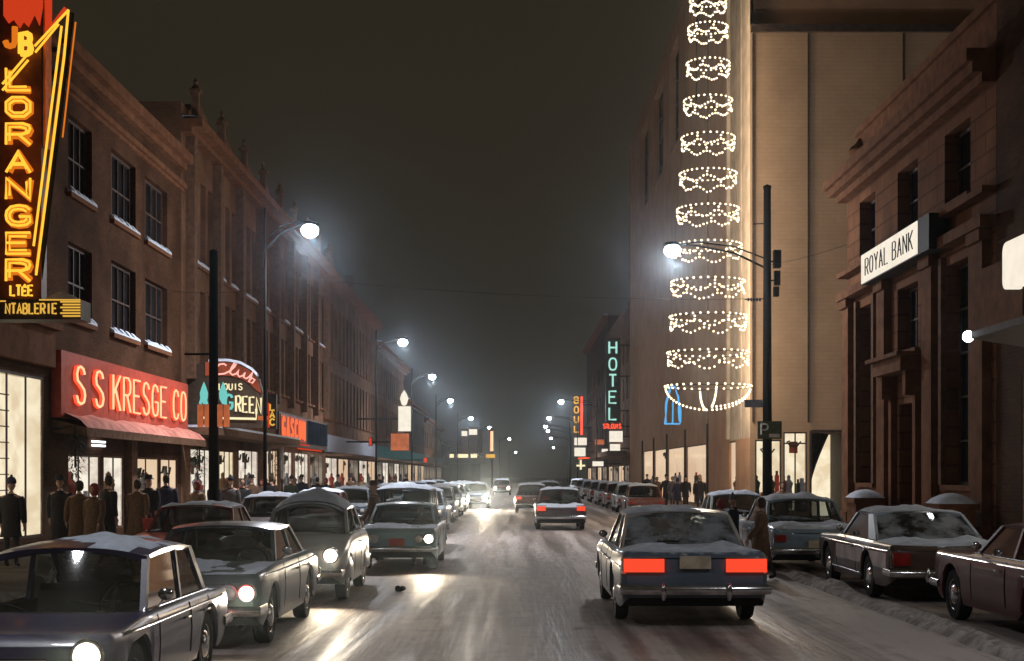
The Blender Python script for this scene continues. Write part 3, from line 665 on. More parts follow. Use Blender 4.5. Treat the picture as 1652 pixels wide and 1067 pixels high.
w = MB(); wall(w, RIGHT, 146.01, 188, 0, 19, ops + shops); body(w, RIGHT, 146.01, 188, 19, 14); wbuild(w, 'wall', M['brown_brick'], T)
for o in ops: window(T, RIGHT, *o, frame=False)
for i, s in enumerate(shops): shop(T, RIGHT, *s, ['shop_dim', 'shop_warm'][i % 2], 2, 1.2, 0, 110 + i)
cornice(T, RIGHT, 146.01, 188, 18.4, .6, .6)

# --- bank
T = base('bank_building', 'brown stone bank with a heavy cornice, tall windows and an urn on the parapet', 34.7, GR, 10)
ops = [(u0, u1, 8.2, 9.85) for u0, u1 in ((37.8, 39.5), (33.8, 35.6), (29.9, 31.7))] + [(37.8, 39.5, 1.75, 6.8), (29.7, 31.6, 1.75, 6.8), (33.8, 35.6, 5.15, 6.8)]
door = (33.95, 35.45, .14, 3.8)
w = MB(); wall(w, RIGHT, 28.3, 41, 0, 11, ops + [door], .4); body(w, RIGHT, 28.3, 41, 11, 14); wbuild(w, 'wall', M['brownstone'], T)
for i, o in enumerate(ops): window(T, RIGHT, *o, nx=2 if i < 3 else 3, ny=2 if i < 3 or i == 5 else 5, n=-.36, sash='dark_trim', snow=False)
f = MB(); f.add([RIGHT(door[0], door[2], -.35), RIGHT(door[1], door[2], -.35), RIGHT(door[1], door[3], -.35), RIGHT(door[0], door[3], -.35)], [(0, 1, 2, 3)])
for k in range(2):
    for v in (.4, 1.7): fbox(f, RIGHT, door[0] + .12 + k * .74, door[0] + .66 + k * .74, v, v + 1.0, -.348, -.32)
dr = wbuild(f, 'door', M['wood'], T)
f = MB(); f.tube([RIGHT(34.62, 1.0, -.25), RIGHT(34.62, 1.4, -.25)], .02); link('handle', f.mesh('handle', M['chrome'], ORG[T]), dr)
f = MB(); fbox(f, RIGHT, 33.4, 36.0, 4.55, 4.9, .003, .55); fbox(f, RIGHT, 33.2, 36.2, 4.902, 5.0, .003, .7)
for u in (33.5, 35.65): fbox(f, RIGHT, u, u + .25, 3.95, 4.548, .003, .4)
wbuild(f, 'door_hood', M['brown_trim'], T)
f = MB()
for u in (33.5, 35.65): fbox(f, RIGHT, u, u + .25, .14, 3.94, .004, .16)
pieces(f, 'door_surround', M['brown_trim'], T)
for u in (28.6, 32.1, 36.2, 40.1):
    f = MB(); fbox(f, RIGHT, u, u + .75, .9, 6.9, .003, .2); fbox(f, RIGHT, u - .07, u + .82, .14, .898, .003, .28); fbox(f, RIGHT, u - .06, u + .81, 6.902, 7.15, .003, .28); wbuild(f, 'pilaster', M['brown_trim'], T)
f = MB(); fbox(f, RIGHT, 28.3, 41.05, 7.152, 7.4, .003, .34); fbox(f, RIGHT, 28.3, 41.05, 7.86, 8.0, .003, .3); wbuild(f, 'string_course', M['brown_trim'], T)
f = MB(); fbox(f, RIGHT, 28.3, 41.1, 10.15, 10.35, .003, .3); fbox(f, RIGHT, 28.3, 41.3, 10.352, 10.58, .003, .5); fbox(f, RIGHT, 28.3, 41.45, 10.582, 10.85, .003, .62)
wbuild(f, 'cornice', M['brown_trim'], T)
f = MB(); fbox(f, RIGHT, 28.3, 40.9, 11.0, 12.1, -.7, -.3); fbox(f, RIGHT, 28.3, 41, 12.102, 12.3, -.8, -.2); wbuild(f, 'parapet', M['brown_trim'], T)
f = MB(); f.lathe([(.22, 0), (.28, .06), (.12, .16), (.3, .4), (.36, .62), (.28, .74), (.16, .82), (.05, .98), (0, 1.0)], 12, (9.95 + .35, 40.6, 11.0)); wbuild(f, 'urn', M['brown_trim'], T, 40)
for o in ops[3:5]:
    f = MB(); fbox(f, RIGHT, o[0] - .22, o[0] - .003, o[2], o[3] + .2, .003, .12); fbox(f, RIGHT, o[1] + .003, o[1] + .22, o[2], o[3] + .2, .003, .12); pieces(f, 'window_surround', M['grey_trim'], T)
# stone pedestals with snow in front of the bank
for i, (y, lb) in enumerate([(28.9, 'stone pedestal with a rounded cap of snow, nearest in front of the bank'), (36.0, 'stone pedestal capped with snow beside the bank door, partly behind the pale-roofed car')]):
    T = thing('pedestal', lb, 'pedestal', (9.25, y, .135), 0, 'snow capped pedestals of the bank')
    f = MB(); f.box(-.42, .42, -.55, .55, 0, .16); f.box(-.36, .36, -.48, .48, .162, 1.1); f.box(-.42, .42, -.55, .55, 1.102, 1.24); f.build('plinth', M['brown_trim'], T)
    f = MB(); rows = []
    for a in range(9):
        rows.append([(-.42 + .84 * a / 8, -.55 + 1.1 * c / 8, 1.243 + .22 * (math.sin(PI * a / 8) * math.sin(PI * c / 8)) ** .5) for c in range(9)])
    f.grid(rows); f.build('snow', M['snow'], T, smooth=60)

# --- shop with the canopy at the right edge
T = base('canopy_shop', 'brown shop at the right edge with a snowy canopy and white lit sign', 22, GR, 10)
ops = [(18.5, 26.9, .6, 4.0)]; up = [(18.5, 20.5, 7, 9.5), (23, 25, 7, 9.5)]
w = MB(); wall(w, RIGHT, 12, 28.28, 0, 12.4, ops + up, .4); body(w, RIGHT, 12, 28.28, 12.4, 14); wbuild(w, 'wall', M['brown_brick'], T)
shop(T, RIGHT, *ops[0], 'shop_white', 3, 1.6, 6, 130)
for o in up: window(T, RIGHT, *o, n=-.36)
f = MB(); f.hexa([RIGHT(16, 4.25, .003), RIGHT(25.2, 4.25, .003), RIGHT(25.2, 4.75, .003), RIGHT(16, 4.75, .003)], [RIGHT(16, 4.4, 1.9), RIGHT(24.2, 4.4, 1.9), RIGHT(24.2, 4.52, 1.9), RIGHT(16, 4.52, 1.9)]); cn = wbuild(f, 'canopy', M['dark_trim'], T)
f = MB(); f.hexa([RIGHT(16, 4.753, .2), RIGHT(25.0, 4.753, .2), RIGHT(25.0, 4.85, .3), RIGHT(16, 4.85, .3)], [RIGHT(16, 4.525, 1.85), RIGHT(24.1, 4.525, 1.85), RIGHT(24.0, 4.6, 1.6), RIGHT(16, 4.6, 1.6)]); link('snow', f.mesh('snow', M['snow'], ORG[T]), cn)
f = MB(); f.box(9.35, 9.997, 23.4, 27.9, 4.9, 6.1); wbuild(f, 'side_panel', M['brown_trim'], T)
f = MB(); f.ball((8.12, 24.4, 4.46), .1, 12, 8); wbuild(f, 'globe_light', M['lamp'], T, 60)
T = thing('lit_sign', 'white backlit sign with rounded corners above the canopy at the right edge', 'sign', (8.4, 21.2, 4.75))
f = MB(); r = .16; poly = []
for cx_, cz, a0 in ((22.7 - r, 5.05 + r, -90), (22.7 - r, 5.62 + 0.05, 0), (20.3 + r, 5.67, 90), (20.3 + r, 5.05 + r, 180)):
    for k in range(5): a = math.radians(a0 + k * 22.5); poly.append((cx_ + r * math.cos(a), cz + r * math.sin(a)))
f.prism(poly, lambda a, c: Vector((8.35, a, c)), lambda a, c: Vector((8.12, a, c))); wbuild(f, 'face', M['sign_white'], T)
f = MB()
for y in (20.8, 22.2): f.tube([(8.3, y, 5.06), (8.3, y, 4.5)], .03)
pieces(f, 'bracket', M['black_metal'], T)
# ================================================================== SIGNS
SG = 'lit signs over the left pavement'
# --- tall blade sign with neon letters
D = 26.0; FB = facing(D - .16)
def L2(px, py): p = P(px, py, D - .24); return p.x, p.z
T = thing('neon_sign', 'tall vertical orange neon sign with red panel and zigzag yellow tubes', 'sign', (-9.8, D, 5.3), 0, SG)
f = MB(); x0, z0 = L2(2, 482); x1, _ = L2(64, 0)
f.box(x0 - .4, x1, D - .15, D + .15, z0, 12.2); wbuild(f, 'panel', M['sign_brown'], T)
f = MB(); fr = FB
x, z = L2(68, 60); f.prism([(x, 8.2), (x, 12.2), (x + .04, 12.2), (x + .04, 8.2)], lambda a, c: Vector((a, D - .17, c)), lambda a, c: Vector((a, D + .17, c))); wbuild(f, 'trim', M['orange_paint'], T)
def tubes(nm, lines, r, mt, y=-.3):
    for ln in lines:
        f = MB(); f.tube([(lambda q: (q[0], D + y, q[1]))(L2(*p)) for p in ln], r, 6); wbuild(f, nm, M[mt], T)
rows = [('L', 111, 148), ('O2', 158, 190), ('R', 200, 235), ('A', 244, 280), ('N', 288, 323), ('G', 332, 366), ('E', 376, 411), ('R', 419, 455)]
for ch, y0, y1 in rows:
    f = MB(); xa, za = L2(14, y1 - 3); xb, zb = L2(48, y0 + 3)
    strokes(f, facing(D), ch, xa, za, xb - xa, zb - za, .075, .22, k=8)
    o = wbuild(f, 'letter', M['neon_amber'], T)
    f = MB(); strokes(f, facing(D), ch, xa - .028, za - .028, xb - xa + .056, zb - za + .056, .026, .30)
    strokes(f, facing(D), ch, xa + .04, za + .04, xb - xa - .08, zb - za - .08, .024, .30)
    f.build('neon_tube', M['neon_yellow'], o, org=ORG[T])
for i, ch in enumerate('LTÉE'):
    f = MB(); xa, za = L2(17 + i * 9.6, 477); xb, zb = L2(17 + i * 9.6 + 7, 461); strokes(f, facing(D), ch, xa, za, xb - xa, zb - za, .022, .25); wbuild(f, 'letter', M['neon_yellow'], T)
for ch, a, b_ in (('J', (9, 75), (26, 44)), ('B', (34, 87), (50, 55))):
    f = MB(); xa, za = L2(*a); xb, zb = L2(*b_); strokes(f, facing(D), ch, xa, za, xb - xa, zb - za, .06, .25); wbuild(f, 'letter', M['neon_amber' if ch == 'J' else 'neon_yellow'], T)
tubes('neon_tube', [[(112, 17), (57, 76)], [(43, 92), (5, 137)], [(96, 40), (58, 86)], [(47, 98), (5, 147)]], .022, 'neon_yellow', -.28)
tubes('neon_tube', [[(112, 18), (105, 95), (60, 445)], [(101, 44), (92, 118), (56, 398)]], .024, 'neon_yellow')
tubes('neon_tube', [[(122, 36), (101, 222)], [(110, 30), (57, 440)]], .016, 'neon_amber', -.24)
tubes('neon_tube', [[(77, -40), (77, 46), (107, 14)]], .075, 'neon_deep', -.2)
f = MB(); poly = [L2(*p) for p in ((4, -60), (68, -60), (67, 10), (62, 40), (54, 22), (44, 42), (36, 34), (30, 44), (20, 30), (12, 36), (4, 24))]
f.prism(poly, lambda a, c: Vector((a, D - .16, c)), lambda a, c: Vector((a, D - .2, c))); wbuild(f, 'flame_panel', M['neon_deep'], T)
f = MB()
for z in (5.8, 8.6, 11.4): f.tube([(-11, D, z), (x0 - .3, D, z)], .05)
f.tube([L2(112, 17)[0:1] + (D - .1,) + L2(112, 17)[1:], L2(60, 450)[0:1] + (D - .1,) + L2(60, 450)[1:]], .05); pieces(f, 'bracket', M['black_metal'], T)
# --- striped marquee under it
T = thing('marquee_sign', 'low dark marquee with yellow letters and yellow stripes under the tall neon sign', 'sign', (-9.2, D - .1, 4.9), 0, SG)
f = MB(); xa, za = L2(0, 516); xb, zb = L2(132, 484); f.box(xa - .6, xb, D - .3, D + .3, za, zb); wbuild(f, 'box', M['sign_dark'], T)
f = MB()
f.tube([(L2(66, 485)[0], D - .33, L2(0, 485)[1]), (L2(132, 485)[0], D - .33, L2(0, 485)[1])], .014); f.tube([(L2(0, 486)[0] - .5, D - .33, L2(0, 487)[1]), (L2(12, 486)[0], D - .33, L2(0, 487)[1])], .014)
for i in range(6):
    z = L2(0, 488 + i * 4.6)[1]; f.tube([(L2(100 + 4 * (i % 2), 0)[0], D - .33, z), (L2(132, 0)[0], D - .33, z)], .017)
pieces(f, 'neon_stripe', M['neon_gold'], T)
for i, ch in enumerate('NTABLERIE'):
    f = MB(); xa, za = L2(12 + i * 9.4, 507); xb, zb = L2(12 + i * 9.4 + 6.5, 491); strokes(f, facing(D), ch, xa, za, xb - xa, zb - za, .018, .33); wbuild(f, 'letter', M['neon_gold'], T)
f = MB(); pts = 14; rows = []
for i in range(pts + 1):
    x = L2(72, 0)[0] + (L2(120, 0)[0] - L2(72, 0)[0]) * i / pts; h = .03 + .13 * math.sin(PI * i / pts)
    rows.append([(x, D - .28, zb_ := L2(0, 484)[1] + .003), (x, D - .15, zb_ + h), (x, D + .15, zb_ + h), (x, D + .28, zb_)])
f.grid(rows); wbuild(f, 'snow', M['snow'], T, 60)
f = MB()
for z in (5.0, 5.2): f.tube([(-11, D + .1, z), (-10.3, D + .1, z)], .04)
pieces(f, 'bracket', M['black_metal'], T)

# --- club blade sign
D = 46.0
T = thing('club_sign', 'arched pink neon club sign with cream and teal letters below, snow on its top', 'sign', (-9.6, D, 3.6), 0, SG)
xl = -10.95; W3 = lambda y: (lambda a, c: Vector((a, D + y, c)))
arch = [L2(p, q) for p, q in ((300, 690), (421, 690), (421, 640), (423, 634), (417, 612), (404, 597), (386, 587), (366, 583), (340, 583), (320, 586), (300, 592))]
f = MB(); f.prism(arch, W3(.12), W3(-.12)); wbuild(f, 'panel', M['sign_dark'], T)
f = MB(); f.prism([L2(p, q) for p, q in ((330, 584), (350, 584), (368, 585), (386, 589), (402, 598), (415, 613), (421, 635), (413, 630), (402, 619), (388, 611), (370, 606), (345, 605), (330, 606))], W3(-.121), W3(-.16)); wbuild(f, 'arch_panel', M['sign_rose'], T)
script = [[(365, 590), (361, 587), (354, 588), (347, 595), (346, 601), (352, 604), (362, 603), (370, 599), (378, 592), (381, 587), (378, 586), (373, 594), (371, 602), (375, 605), (381, 603), (385, 597), (383, 604), (386, 608), (392, 606), (395, 601), (393, 609), (397, 611), (402, 608), (408, 600), (405, 608), (401, 616), (407, 618), (411, 613), (406, 610), (402, 614)]]
f = MB(); f.tube([(L2(*p)[0], D - .22, L2(*p)[1]) for p in script[0]], .032, 6); wbuild(f, 'neon_script', M['neon_pink'], T)
for i, ch in enumerate('STLOUIS'):
    f = MB(); xa, za = L2(337 + i * 7.9, 629); xb, zb = L2(337 + i * 7.9 + 5.4, 619); strokes(f, facing(D), ch, xa, za, xb - xa, zb - za, .022, .17); wbuild(f, 'letter', M['neon_cream'], T)
for i, ch in enumerate('REEN'):
    f = MB(); xa, za = L2(380 + i * 11, 664 + i); xb, zb = L2(380 + i * 11 + 7.5, 639 + i); strokes(f, facing(D), ch, xa, za, xb - xa, zb - za, .036, .17); wbuild(f, 'letter', M['neon_cream'], T)
for ch, a, c in (('A', (322, 652), (333, 628)), ('G', (363, 660), (374, 637))):
    f = MB(); xa, za = L2(*a); xb, zb = L2(*c); strokes(f, facing(D), ch, xa, za, xb - xa, zb - za, .05, .17); wbuild(f, 'letter', M['neon_teal'], T)
f = MB(); f.tube([(L2(322, 0)[0], D - .2, L2(0, 674)[1]), (L2(413, 0)[0], D - .2, L2(0, 676)[1]), (L2(413, 0)[0], D - .2, L2(0, 660)[1])], .045); wbuild(f, 'neon_tube', M['neon_cream'], T)
f = MB(); a_, b_ = L2(415, 678), L2(430, 671); f.box(a_[0], b_[0], D - .14, D + .1, a_[1], b_[1]); wbuild(f, 'side_panel', M['sign_orange'], T)
f = MB(); rows = []
for p, q in ((335, 583.5), (352, 582.5), (368, 583), (386, 586.5), (404, 596.5), (414, 607)):
    x, z = L2(p, q); rows.append([(x, D - .13, z), (x, D - .1, z + .09), (x, D + .1, z + .09), (x, D + .13, z)])
f.grid(rows); wbuild(f, 'snow', M['snow'], T, 60)
f = MB()
for z in (4.0, 5.3): f.tube([(-11, D, z), (-10.8, D, z)], .06)
pieces(f, 'bracket', M['black_metal'], T)
# --- narrow vertical sign
D = 60.0
T = thing('blade_sign', 'narrow yellow and orange vertical neon sign just before the orange facade letters', 'sign', (-10.6, D, 4), 0, SG)
f = MB(); a_, b_ = L2(431, 692), L2(445, 636); f.box(a_[0], b_[0], D - .1, D + .1, a_[1], b_[1]); wbuild(f, 'panel', M['sign_dark'], T)
for i, ch in enumerate('LAC'):
    f = MB(); xa, za = L2(435, 662 + i * 12); xb, zb = L2(442, 652 + i * 12); strokes(f, facing(D), ch, xa, za, xb - xa, zb - za, .04, .14); wbuild(f, 'letter', M['neon_gold'], T)
f = MB(); f.tube([(L2(433, 0)[0], D - .13, L2(0, 650)[1]), (L2(433, 0)[0], D - .13, L2(0, 690)[1])], .04); wbuild(f, 'neon_tube', M['neon_deep'], T)
f = MB(); f.tube([(-11, D, 4.6), (a_[0] + .05, D, 4.6)], .05); pieces(f, 'bracket', M['black_metal'], T)
# --- box signs further on: (name,label,D,px box,mat, frame)
def boxsign(label, D_, box, mt, wallx=-11, group=SG, top=None, letters=None, lm='neon_red', name='box_sign'):
    x0, y0, x1, y1 = box; a = P(x0, y1, D_); c = P(x1, y0, D_)
    T = thing(name, label, 'sign', (a.x, D_, a.z), 0, group)
    f = MB(); f.box(a.x, c.x, D_ - .16, D_ + .16, a.z, c.z); wbuild(f, 'case', M['grey_trim'], T)
    e = .04
    f = MB(); f.box(a.x + e, c.x - e, D_ - .19, D_ - .163, a.z + e, c.z - e); wbuild(f, 'face', M[mt], T)
    if letters:
        n = len(letters); w = (c.x - a.x - .2) / n
        for i, ch in enumerate(letters):
            f = MB(); strokes(f, facing(D_), ch, a.x + .1 + w * i + w * .12, a.z + .15 * (c.z - a.z), w * .76, .7 * (c.z - a.z), .05, .24); wbuild(f, 'letter', M[lm], T)
    if top:
        f = MB(); q = P(*top, D_); f.lathe([(.05, 0), (.18, .1), (.3, .5), (.2, .8), (.1, .95), (0, 1.1)], 10, (q.x, D_, c.z)); wbuild(f, 'ornament', M['sign_white'], T)
    f = MB(); xe = a.x if wallx < 0 else c.x
    f.tube([(xe, D_, (a.z + c.z) / 2), (wallx, D_, (a.z + c.z) / 2)], .06); pieces(f, 'bracket', M['black_metal'], T)
    return T
boxsign('plain white lit box sign with a small lit ornament on top', 95, (642, 655, 664, 697), 'sign_white', top=(652, 655))
boxsign('glowing orange box sign hanging below the plain white box sign', 95.5, (630, 699, 661, 728), 'sign_orange')
boxsign('small red lit sign among the dim shopfronts left of the glowing orange sign', 88, (595, 706, 601, 720), 'neon_deep')
boxsign('low red marker light on the far left pavement right of the orange sign', 120, (683, 738, 690, 747), 'neon_deep')
# distant theatre marquee
D = 196.
T = thing('theatre_marquee', 'distant lit theatre marquee with pale poster panels above it', 'marquee', (-6.5, D, 3.4), 0, SG)
f = MB(); a, c = P(725, 748, D), P(783, 738, D); f.box(a.x, c.x, D - 1.5, D + 1.5, a.z, c.z); wbuild(f, 'canopy', M['sign_dark'], T)
f = MB()
for x0, x1 in ((726, 733), (738, 756), (760, 770)): a, c = P(x0, 739, D), P(x1, 733, D); f.box(a.x, c.x, D - 1.6, D - 1.52, a.z, c.z)
pieces(f, 'light_bar', M['neon_cream'], T)
f = MB()
for x0, x1, y0, y1 in ((745, 754, 696, 704), (757, 770, 693, 702)): a, c = P(x0, y1, D), P(x1, y0, D); f.box(a.x, c.x, D - .7, D - .6, a.z, c.z)
pieces(f, 'poster_panel', M['sign_white'], T)
f = MB()
for x0, x1, y0, y1 in ((744, 756, 692, 731), (757, 771, 690, 731), (772, 778, 693, 731)): a, c = P(x0, y1, D), P(x1, y0, D); f.box(a.x, c.x, D - .6, D + .6, a.z, c.z)
pieces(f, 'tower_panel', M['grey_trim'], T)
T = thing('theatre_neon', 'thin distant vertical orange neon sign right of the theatre marquee', 'sign', (-3.4, D, 4), 0, SG)
f = MB(); a, c = P(790, 741, D), P(797, 690, D); f.box(a.x, c.x, D - .3, D + .3, a.z, c.z); wbuild(f, 'panel', M['sign_dark'], T)
f = MB(); f.tube([P(793.5, 696, D - .4), P(793.5, 728, D - .4)], .2); wbuild(f, 'neon_tube', M['neon_salmon'], T)
f = MB(); a, c = P(784, 739, D), P(799, 733, D); f.box(a.x, c.x, D - .5, D - .32, a.z, c.z); pieces(f, 'light_bar', M['neon_gold'], T)
f = MB(); f.tube([P(793.5, 741, D), (P(793.5, 741, D).x, D, 0)], .15); wbuild(f, 'post', M['pole'], T)

# --- right: hotel and others
SR = 'lit signs over the right pavement'
D = 118.5
T = thing('hotel_sign', 'tall dark vertical sign with pale green letters spelling hotel', 'sign', (8.4, D, 6.5), 0, SR)
f = MB(); a, c = P(977, 682, D), P(1001, 546, D); f.box(a.x, c.x, D - .2, D + .2, a.z, c.z); wbuild(f, 'panel', M['sign_dark'], T)
for i, ch in enumerate('HOTEL'):
    f = MB(); a, c = P(982.5, 571 + i * 26.6, D), P(994, 552 + i * 26.6, D); strokes(f, facing(D), ch, a.x, a.z, c.x - a.x, c.z - a.z, .085, .3); wbuild(f, 'letter', M['neon_mint'], T)
f = MB()
for z in (7.5, 10.5, 13.2): f.tube([(c.x, D, z), (10, D, z)], .07)
pieces(f, 'bracket', M['black_metal'], T)
boxsign('dark sign with red lettering under the hotel letters', 118.6, (971, 683, 1004, 693), 'sign_dark', 10, SR, letters='STLOUIS', lm='neon_red')
boxsign('white lit box sign below the red lettering on the hotel', 118.7, (982, 695, 1005, 714), 'sign_white', 10, SR)
boxsign('pair of pinkish lit panels just above the hotel canopy', 118.8, (983, 716, 1001, 731), 'sign_white', 10, SR)
boxsign('small orange oval lit sign between the two vertical signs', 150, (959, 709, 975, 718), 'sign_orange', 10, SR)
boxsign('small white square sign beside the hotel canopy', 140, (970, 724, 981, 733), 'sign_white', 10, SR)
boxsign('low white lit sign over the far right shop doors', 128, (955, 744, 974, 753), 'sign_white', 10, SR)
boxsign('upper of two white lit boxes below the orange vertical sign', 172, (926, 706, 947, 719), 'sign_white', 10, SR)
boxsign('lower and larger white lit box below the orange vertical sign', 171, (926, 722, 945, 737), 'sign_white', 10, SR)
T = thing('cross_sign', 'small pale lit cross hung under a red bar on the far right row', 'sign', (8, 170, 3), 0, SR)
D = 170
f = MB(); a, c = P(935.5, 758, D), P(938.5, 742, D); f.box(a.x, c.x, D - .1, D + .1, a.z, c.z); q, s = P(930, 753, D), P(a.x * 0 + 935.4, 750, D); f.box(q.x, a.x - .002, D - .1, D + .1, q.z, s.z); s = P(944, 750, D); f.box(c.x + .002, s.x, D - .1, D + .1, q.z, s.z); wbuild(f, 'cross', M['neon_cream'], T)
f = MB(); f.tube([P(932, 740, D), P(949, 739, D)], .1); f.tube([P(949, 739, D), (10, D, P(949, 739, D).z)], .08); wbuild(f, 'red_bar', M['neon_red'], T)
D = 177
T = thing('vertical_sign', 'orange neon vertical sign with a red edge tube on the farther right block', 'sign', (8, D, 6), 0, SR)
f = MB(); a, c = P(924, 703, D), P(941, 638, D); f.box(a.x, c.x, D - .2, D + .2, a.z, c.z); wbuild(f, 'panel', M['sign_dark'], T)
for i, ch in enumerate('BOUL'):
    f = MB(); a2, c2 = P(926.5, 651 + i * 15.5, D), P(933, 641 + i * 15.5, D); strokes(f, facing(D), ch, a2.x, a2.z, c2.x - a2.x, c2.z - a2.z, .11, .3); wbuild(f, 'letter', M['neon_gold'], T)
f = MB(); f.tube([P(938.5, 640, D - .3), P(938.5, 702, D - .3)], .16); wbuild(f, 'neon_tube', M['neon_red'], T)
f = MB()
for z in (8, 11): f.tube([(c.x, D, z), (10, D, z)], .08)
pieces(f, 'bracket', M['black_metal'], T)

# --- bank sign
T = thing('bank_sign', 'white backlit bank sign with thin dark lettering on the brown stone bank', 'sign', (9.6, 34.6, 7.2))
f = MB(); f.box(9.48, 9.92, 31.2, 37.25, 7.15, 7.98); wbuild(f, 'case', M['black_metal'], T)
f = MB(); f.box(9.455, 9.477, 32.05, 37.2, 7.18, 7.95); wbuild(f, 'face', M['sign_white'], T)
f = MB(); FRs = Fr((9.45, 0, 0), (0, 1, 0), (-1, 0, 0)); u = 36.7

for ch in 'ROYAL BANK':
    if ch != ' ': f = MB(); strokes(f, FRs, ch, u, 7.34, -.31, .44, .016, .012, k=5); wbuild(f, 'letter', M['ink'], T)
    u -= .47 * (.6 if ch == ' ' else 1)
f = MB()
for y in (32, 36.8): f.tube([(9.92, y, 7.7), (10.0, y, 7.7)], .05)
pieces(f, 'bracket', M['black_metal'], T)

# ================================================================== STREET LAMPS
def lamp_post(x, y, lx, lz, h, label, side, group, power, light=True, wood=.05, spot=True):
    T = thing('street_lamp', label, 'street lamp', (x, y, .0), 0, group)
    f = MB(); f.lathe([(wood * 1.9, 0), (wood * 1.9, .35), (wood * 1.25, .45), (wood * 1.15, 1.2), (wood * .85, h), (wood * .95, h), (wood * .95, h + .08), (0, h + .14)], 14); f.build('pole', M['pole'], T, org=(0, 0, 0), smooth=35)
    dx = lx - x
    f = MB(); hz = lz + .12
    f.tube([(0, 0, hz - .75), (dx * .35, 0, hz - .25), (dx * .75, 0, hz - .02), (dx * .93, 0, hz)], .035, 7); f.tube([(0, 0, hz - .45), (dx * .35, 0, hz - .05), (dx * .75, 0, hz + .1), (dx * .9, 0, hz + .04)], .025, 7)
    f.build('arm', M['pole'], T, org=(0, 0, 0), smooth=50)
    f = MB(); f.ball((dx, 0, lz + .14), .24, 12, 6, sx=1.2, sy=.7, sz=.42); hd = f.build('lamp_head', M['pole'], T, org=(0, 0, 0), smooth=50)
    f = MB(); f.ball((dx, 0, lz - .06), .25, 16, 12, sx=1.05, sy=1, sz=.85); f.build('globe', M['lamp'], hd, org=(0, 0, 0), smooth=60)
    if light:
        ld = bpy.data.lights.new('lamp_light', 'SPOT' if spot else 'POINT'); ld.energy = power; ld.color = (.92, .94, 1); ld.shadow_soft_size = .3
        if spot: ld.spot_size = math.radians(168); ld.spot_blend = 1
        lo = link('lamp_light', ld, T, (dx, 0, lz - .5))
        if spot: l2 = bpy.data.lights.new('globe_light', 'POINT'); l2.energy = power * .24; l2.color = ld.color; l2.shadow_soft_size = .3; link('globe_light', l2, T, (dx, 0, lz - .55))
    return T
GLn = 'street lamps along the left kerb'; GRn = 'street lamps along the right kerb'
LP = 3000
lamp_post(-7.5, 41, -6.15, 9.38, 9.9, 'nearest left street lamp, its large white glow against the finial block', -1, GLn, LP * 1.1)
lamp_post(-7.5, 7.5, -6.15, 9.38, 9.9, 'street lamp of the left kerb standing nearest the viewer, above the picture', -1, GLn, LP * .24)
lamp_post(7.97, 9, 6.4, 9.38, 9.9, 'street lamp of the right kerb standing nearest the viewer, above the picture', 1, GRn, LP * .2)
lamp_post(-7.6, 75, -6.14, 9.3, 9.8, 'second street lamp along the left kerb, beside the gabled block', -1, GLn, LP)
lamp_post(-7.6, 101, -6.1, 9.25, 9.7, 'third street lamp along the left kerb, right above the white box sign', -1, GLn, LP)
lamp_post(-7.6, 132, -6.2, 9.15, 9.6, 'fourth left street lamp, between the third glow and the theatre marquee', -1, GLn, LP)
lamp_post(-7.3, 175, -5.6, 9.2, 9.7, 'fifth left street lamp, glowing above the theatre poster panels', -1, GLn, LP)
lamp_post(-5.2, 205, -3.75, 9.0, 9.5, 'street lamp beside the top of the thin distant orange neon', -1, GLn, LP, False)
lamp_post(-3.0, 270, -1.0, 9.0, 9.4, 'distant lone street lamp in mid street right of the orange neon', -1, GLn, LP, False)
lamp_post(-1.8, 400, .36, 8.4, 8.9, 'farthest and lowest lamp in the middle of the street', -1, GLn, LP, False)
lamp_post(7.9, 131, 4.47, 9.0, 9.5, 'large glowing street lamp left of the orange vertical sign', 1, GRn, LP)
lamp_post(7.9, 171, 4.35, 9.05, 9.5, 'topmost of the column of small far lamps on the right', 1, GRn, LP)
lamp_post(8.1, 200, 4.55, 9.0, 9.5, 'second lamp down in the column of small far lamps', 1, GRn, LP, False)
lamp_post(9.0, 220, 5.4, 9.0, 9.4, 'third lamp down in the column of small far lamps', 1, GRn, LP, False)
lamp_post(11, 265, 7.1, 9.0, 9.4, 'fourth lamp down in the column of small far lamps', 1, GRn, LP, False)
lamp_post(14, 360, 10.3, 9.0, 9.4, 'lowest lamp in the column of small far lamps', 1, GRn, LP, False)
# the big pole on the right
T = lamp_post(7.97, 43, 4.98, 9.1, 11.0, 'tall thick dark pole with a lit lamp arm in front of the department store', 1, None, LP * .45, wood=.135, spot=False)
f = MB(); f.box(.2, .42, -.14, .14, 8.5, 9.05); f.box(.22, .4, -.1, .1, 7.95, 8.4); f.box(.2, .36, -.1, .1, 7.6, 7.9)
for z in (8.1, 8.7): f.tube([(0, 0, z), (.25, 0, z)], .03)
f.build('junction_box', M['black_metal'], T, org=(0, 0, 0))
f = MB()
for k in range(5): f.lathe([(.04, 0), (.07, .03), (.04, .06)], 8, (-.62 + k * .09, 0, 7.5), 'x')
f.tube([(0, 0, 7.53), (-.7, 0, 7.5)], .018); f.tube([(0, 0, 9.9), (-.45, 0, 9.88)], .02); f.build('insulator', M['black_metal'], T, org=(0, 0, 0))
T = thing('street_name_sign', 'small blank grey street name plate on the thick dark pole', 'sign', (7.97, 43, 4.1))
f = MB(); f.box(-.72, -.14, -.03, .0, 0, .24); f.build('plate', M['blue_grey'], T); f = MB(); f.tube([(-.14, 0, .12), (0, 0, .12)], .025); f.build('bracket', M['black_metal'], T)
T = thing('parking_sign', 'parking sign with a pale letter P on the thick dark pole', 'sign', (7.97, 43, 3.1))
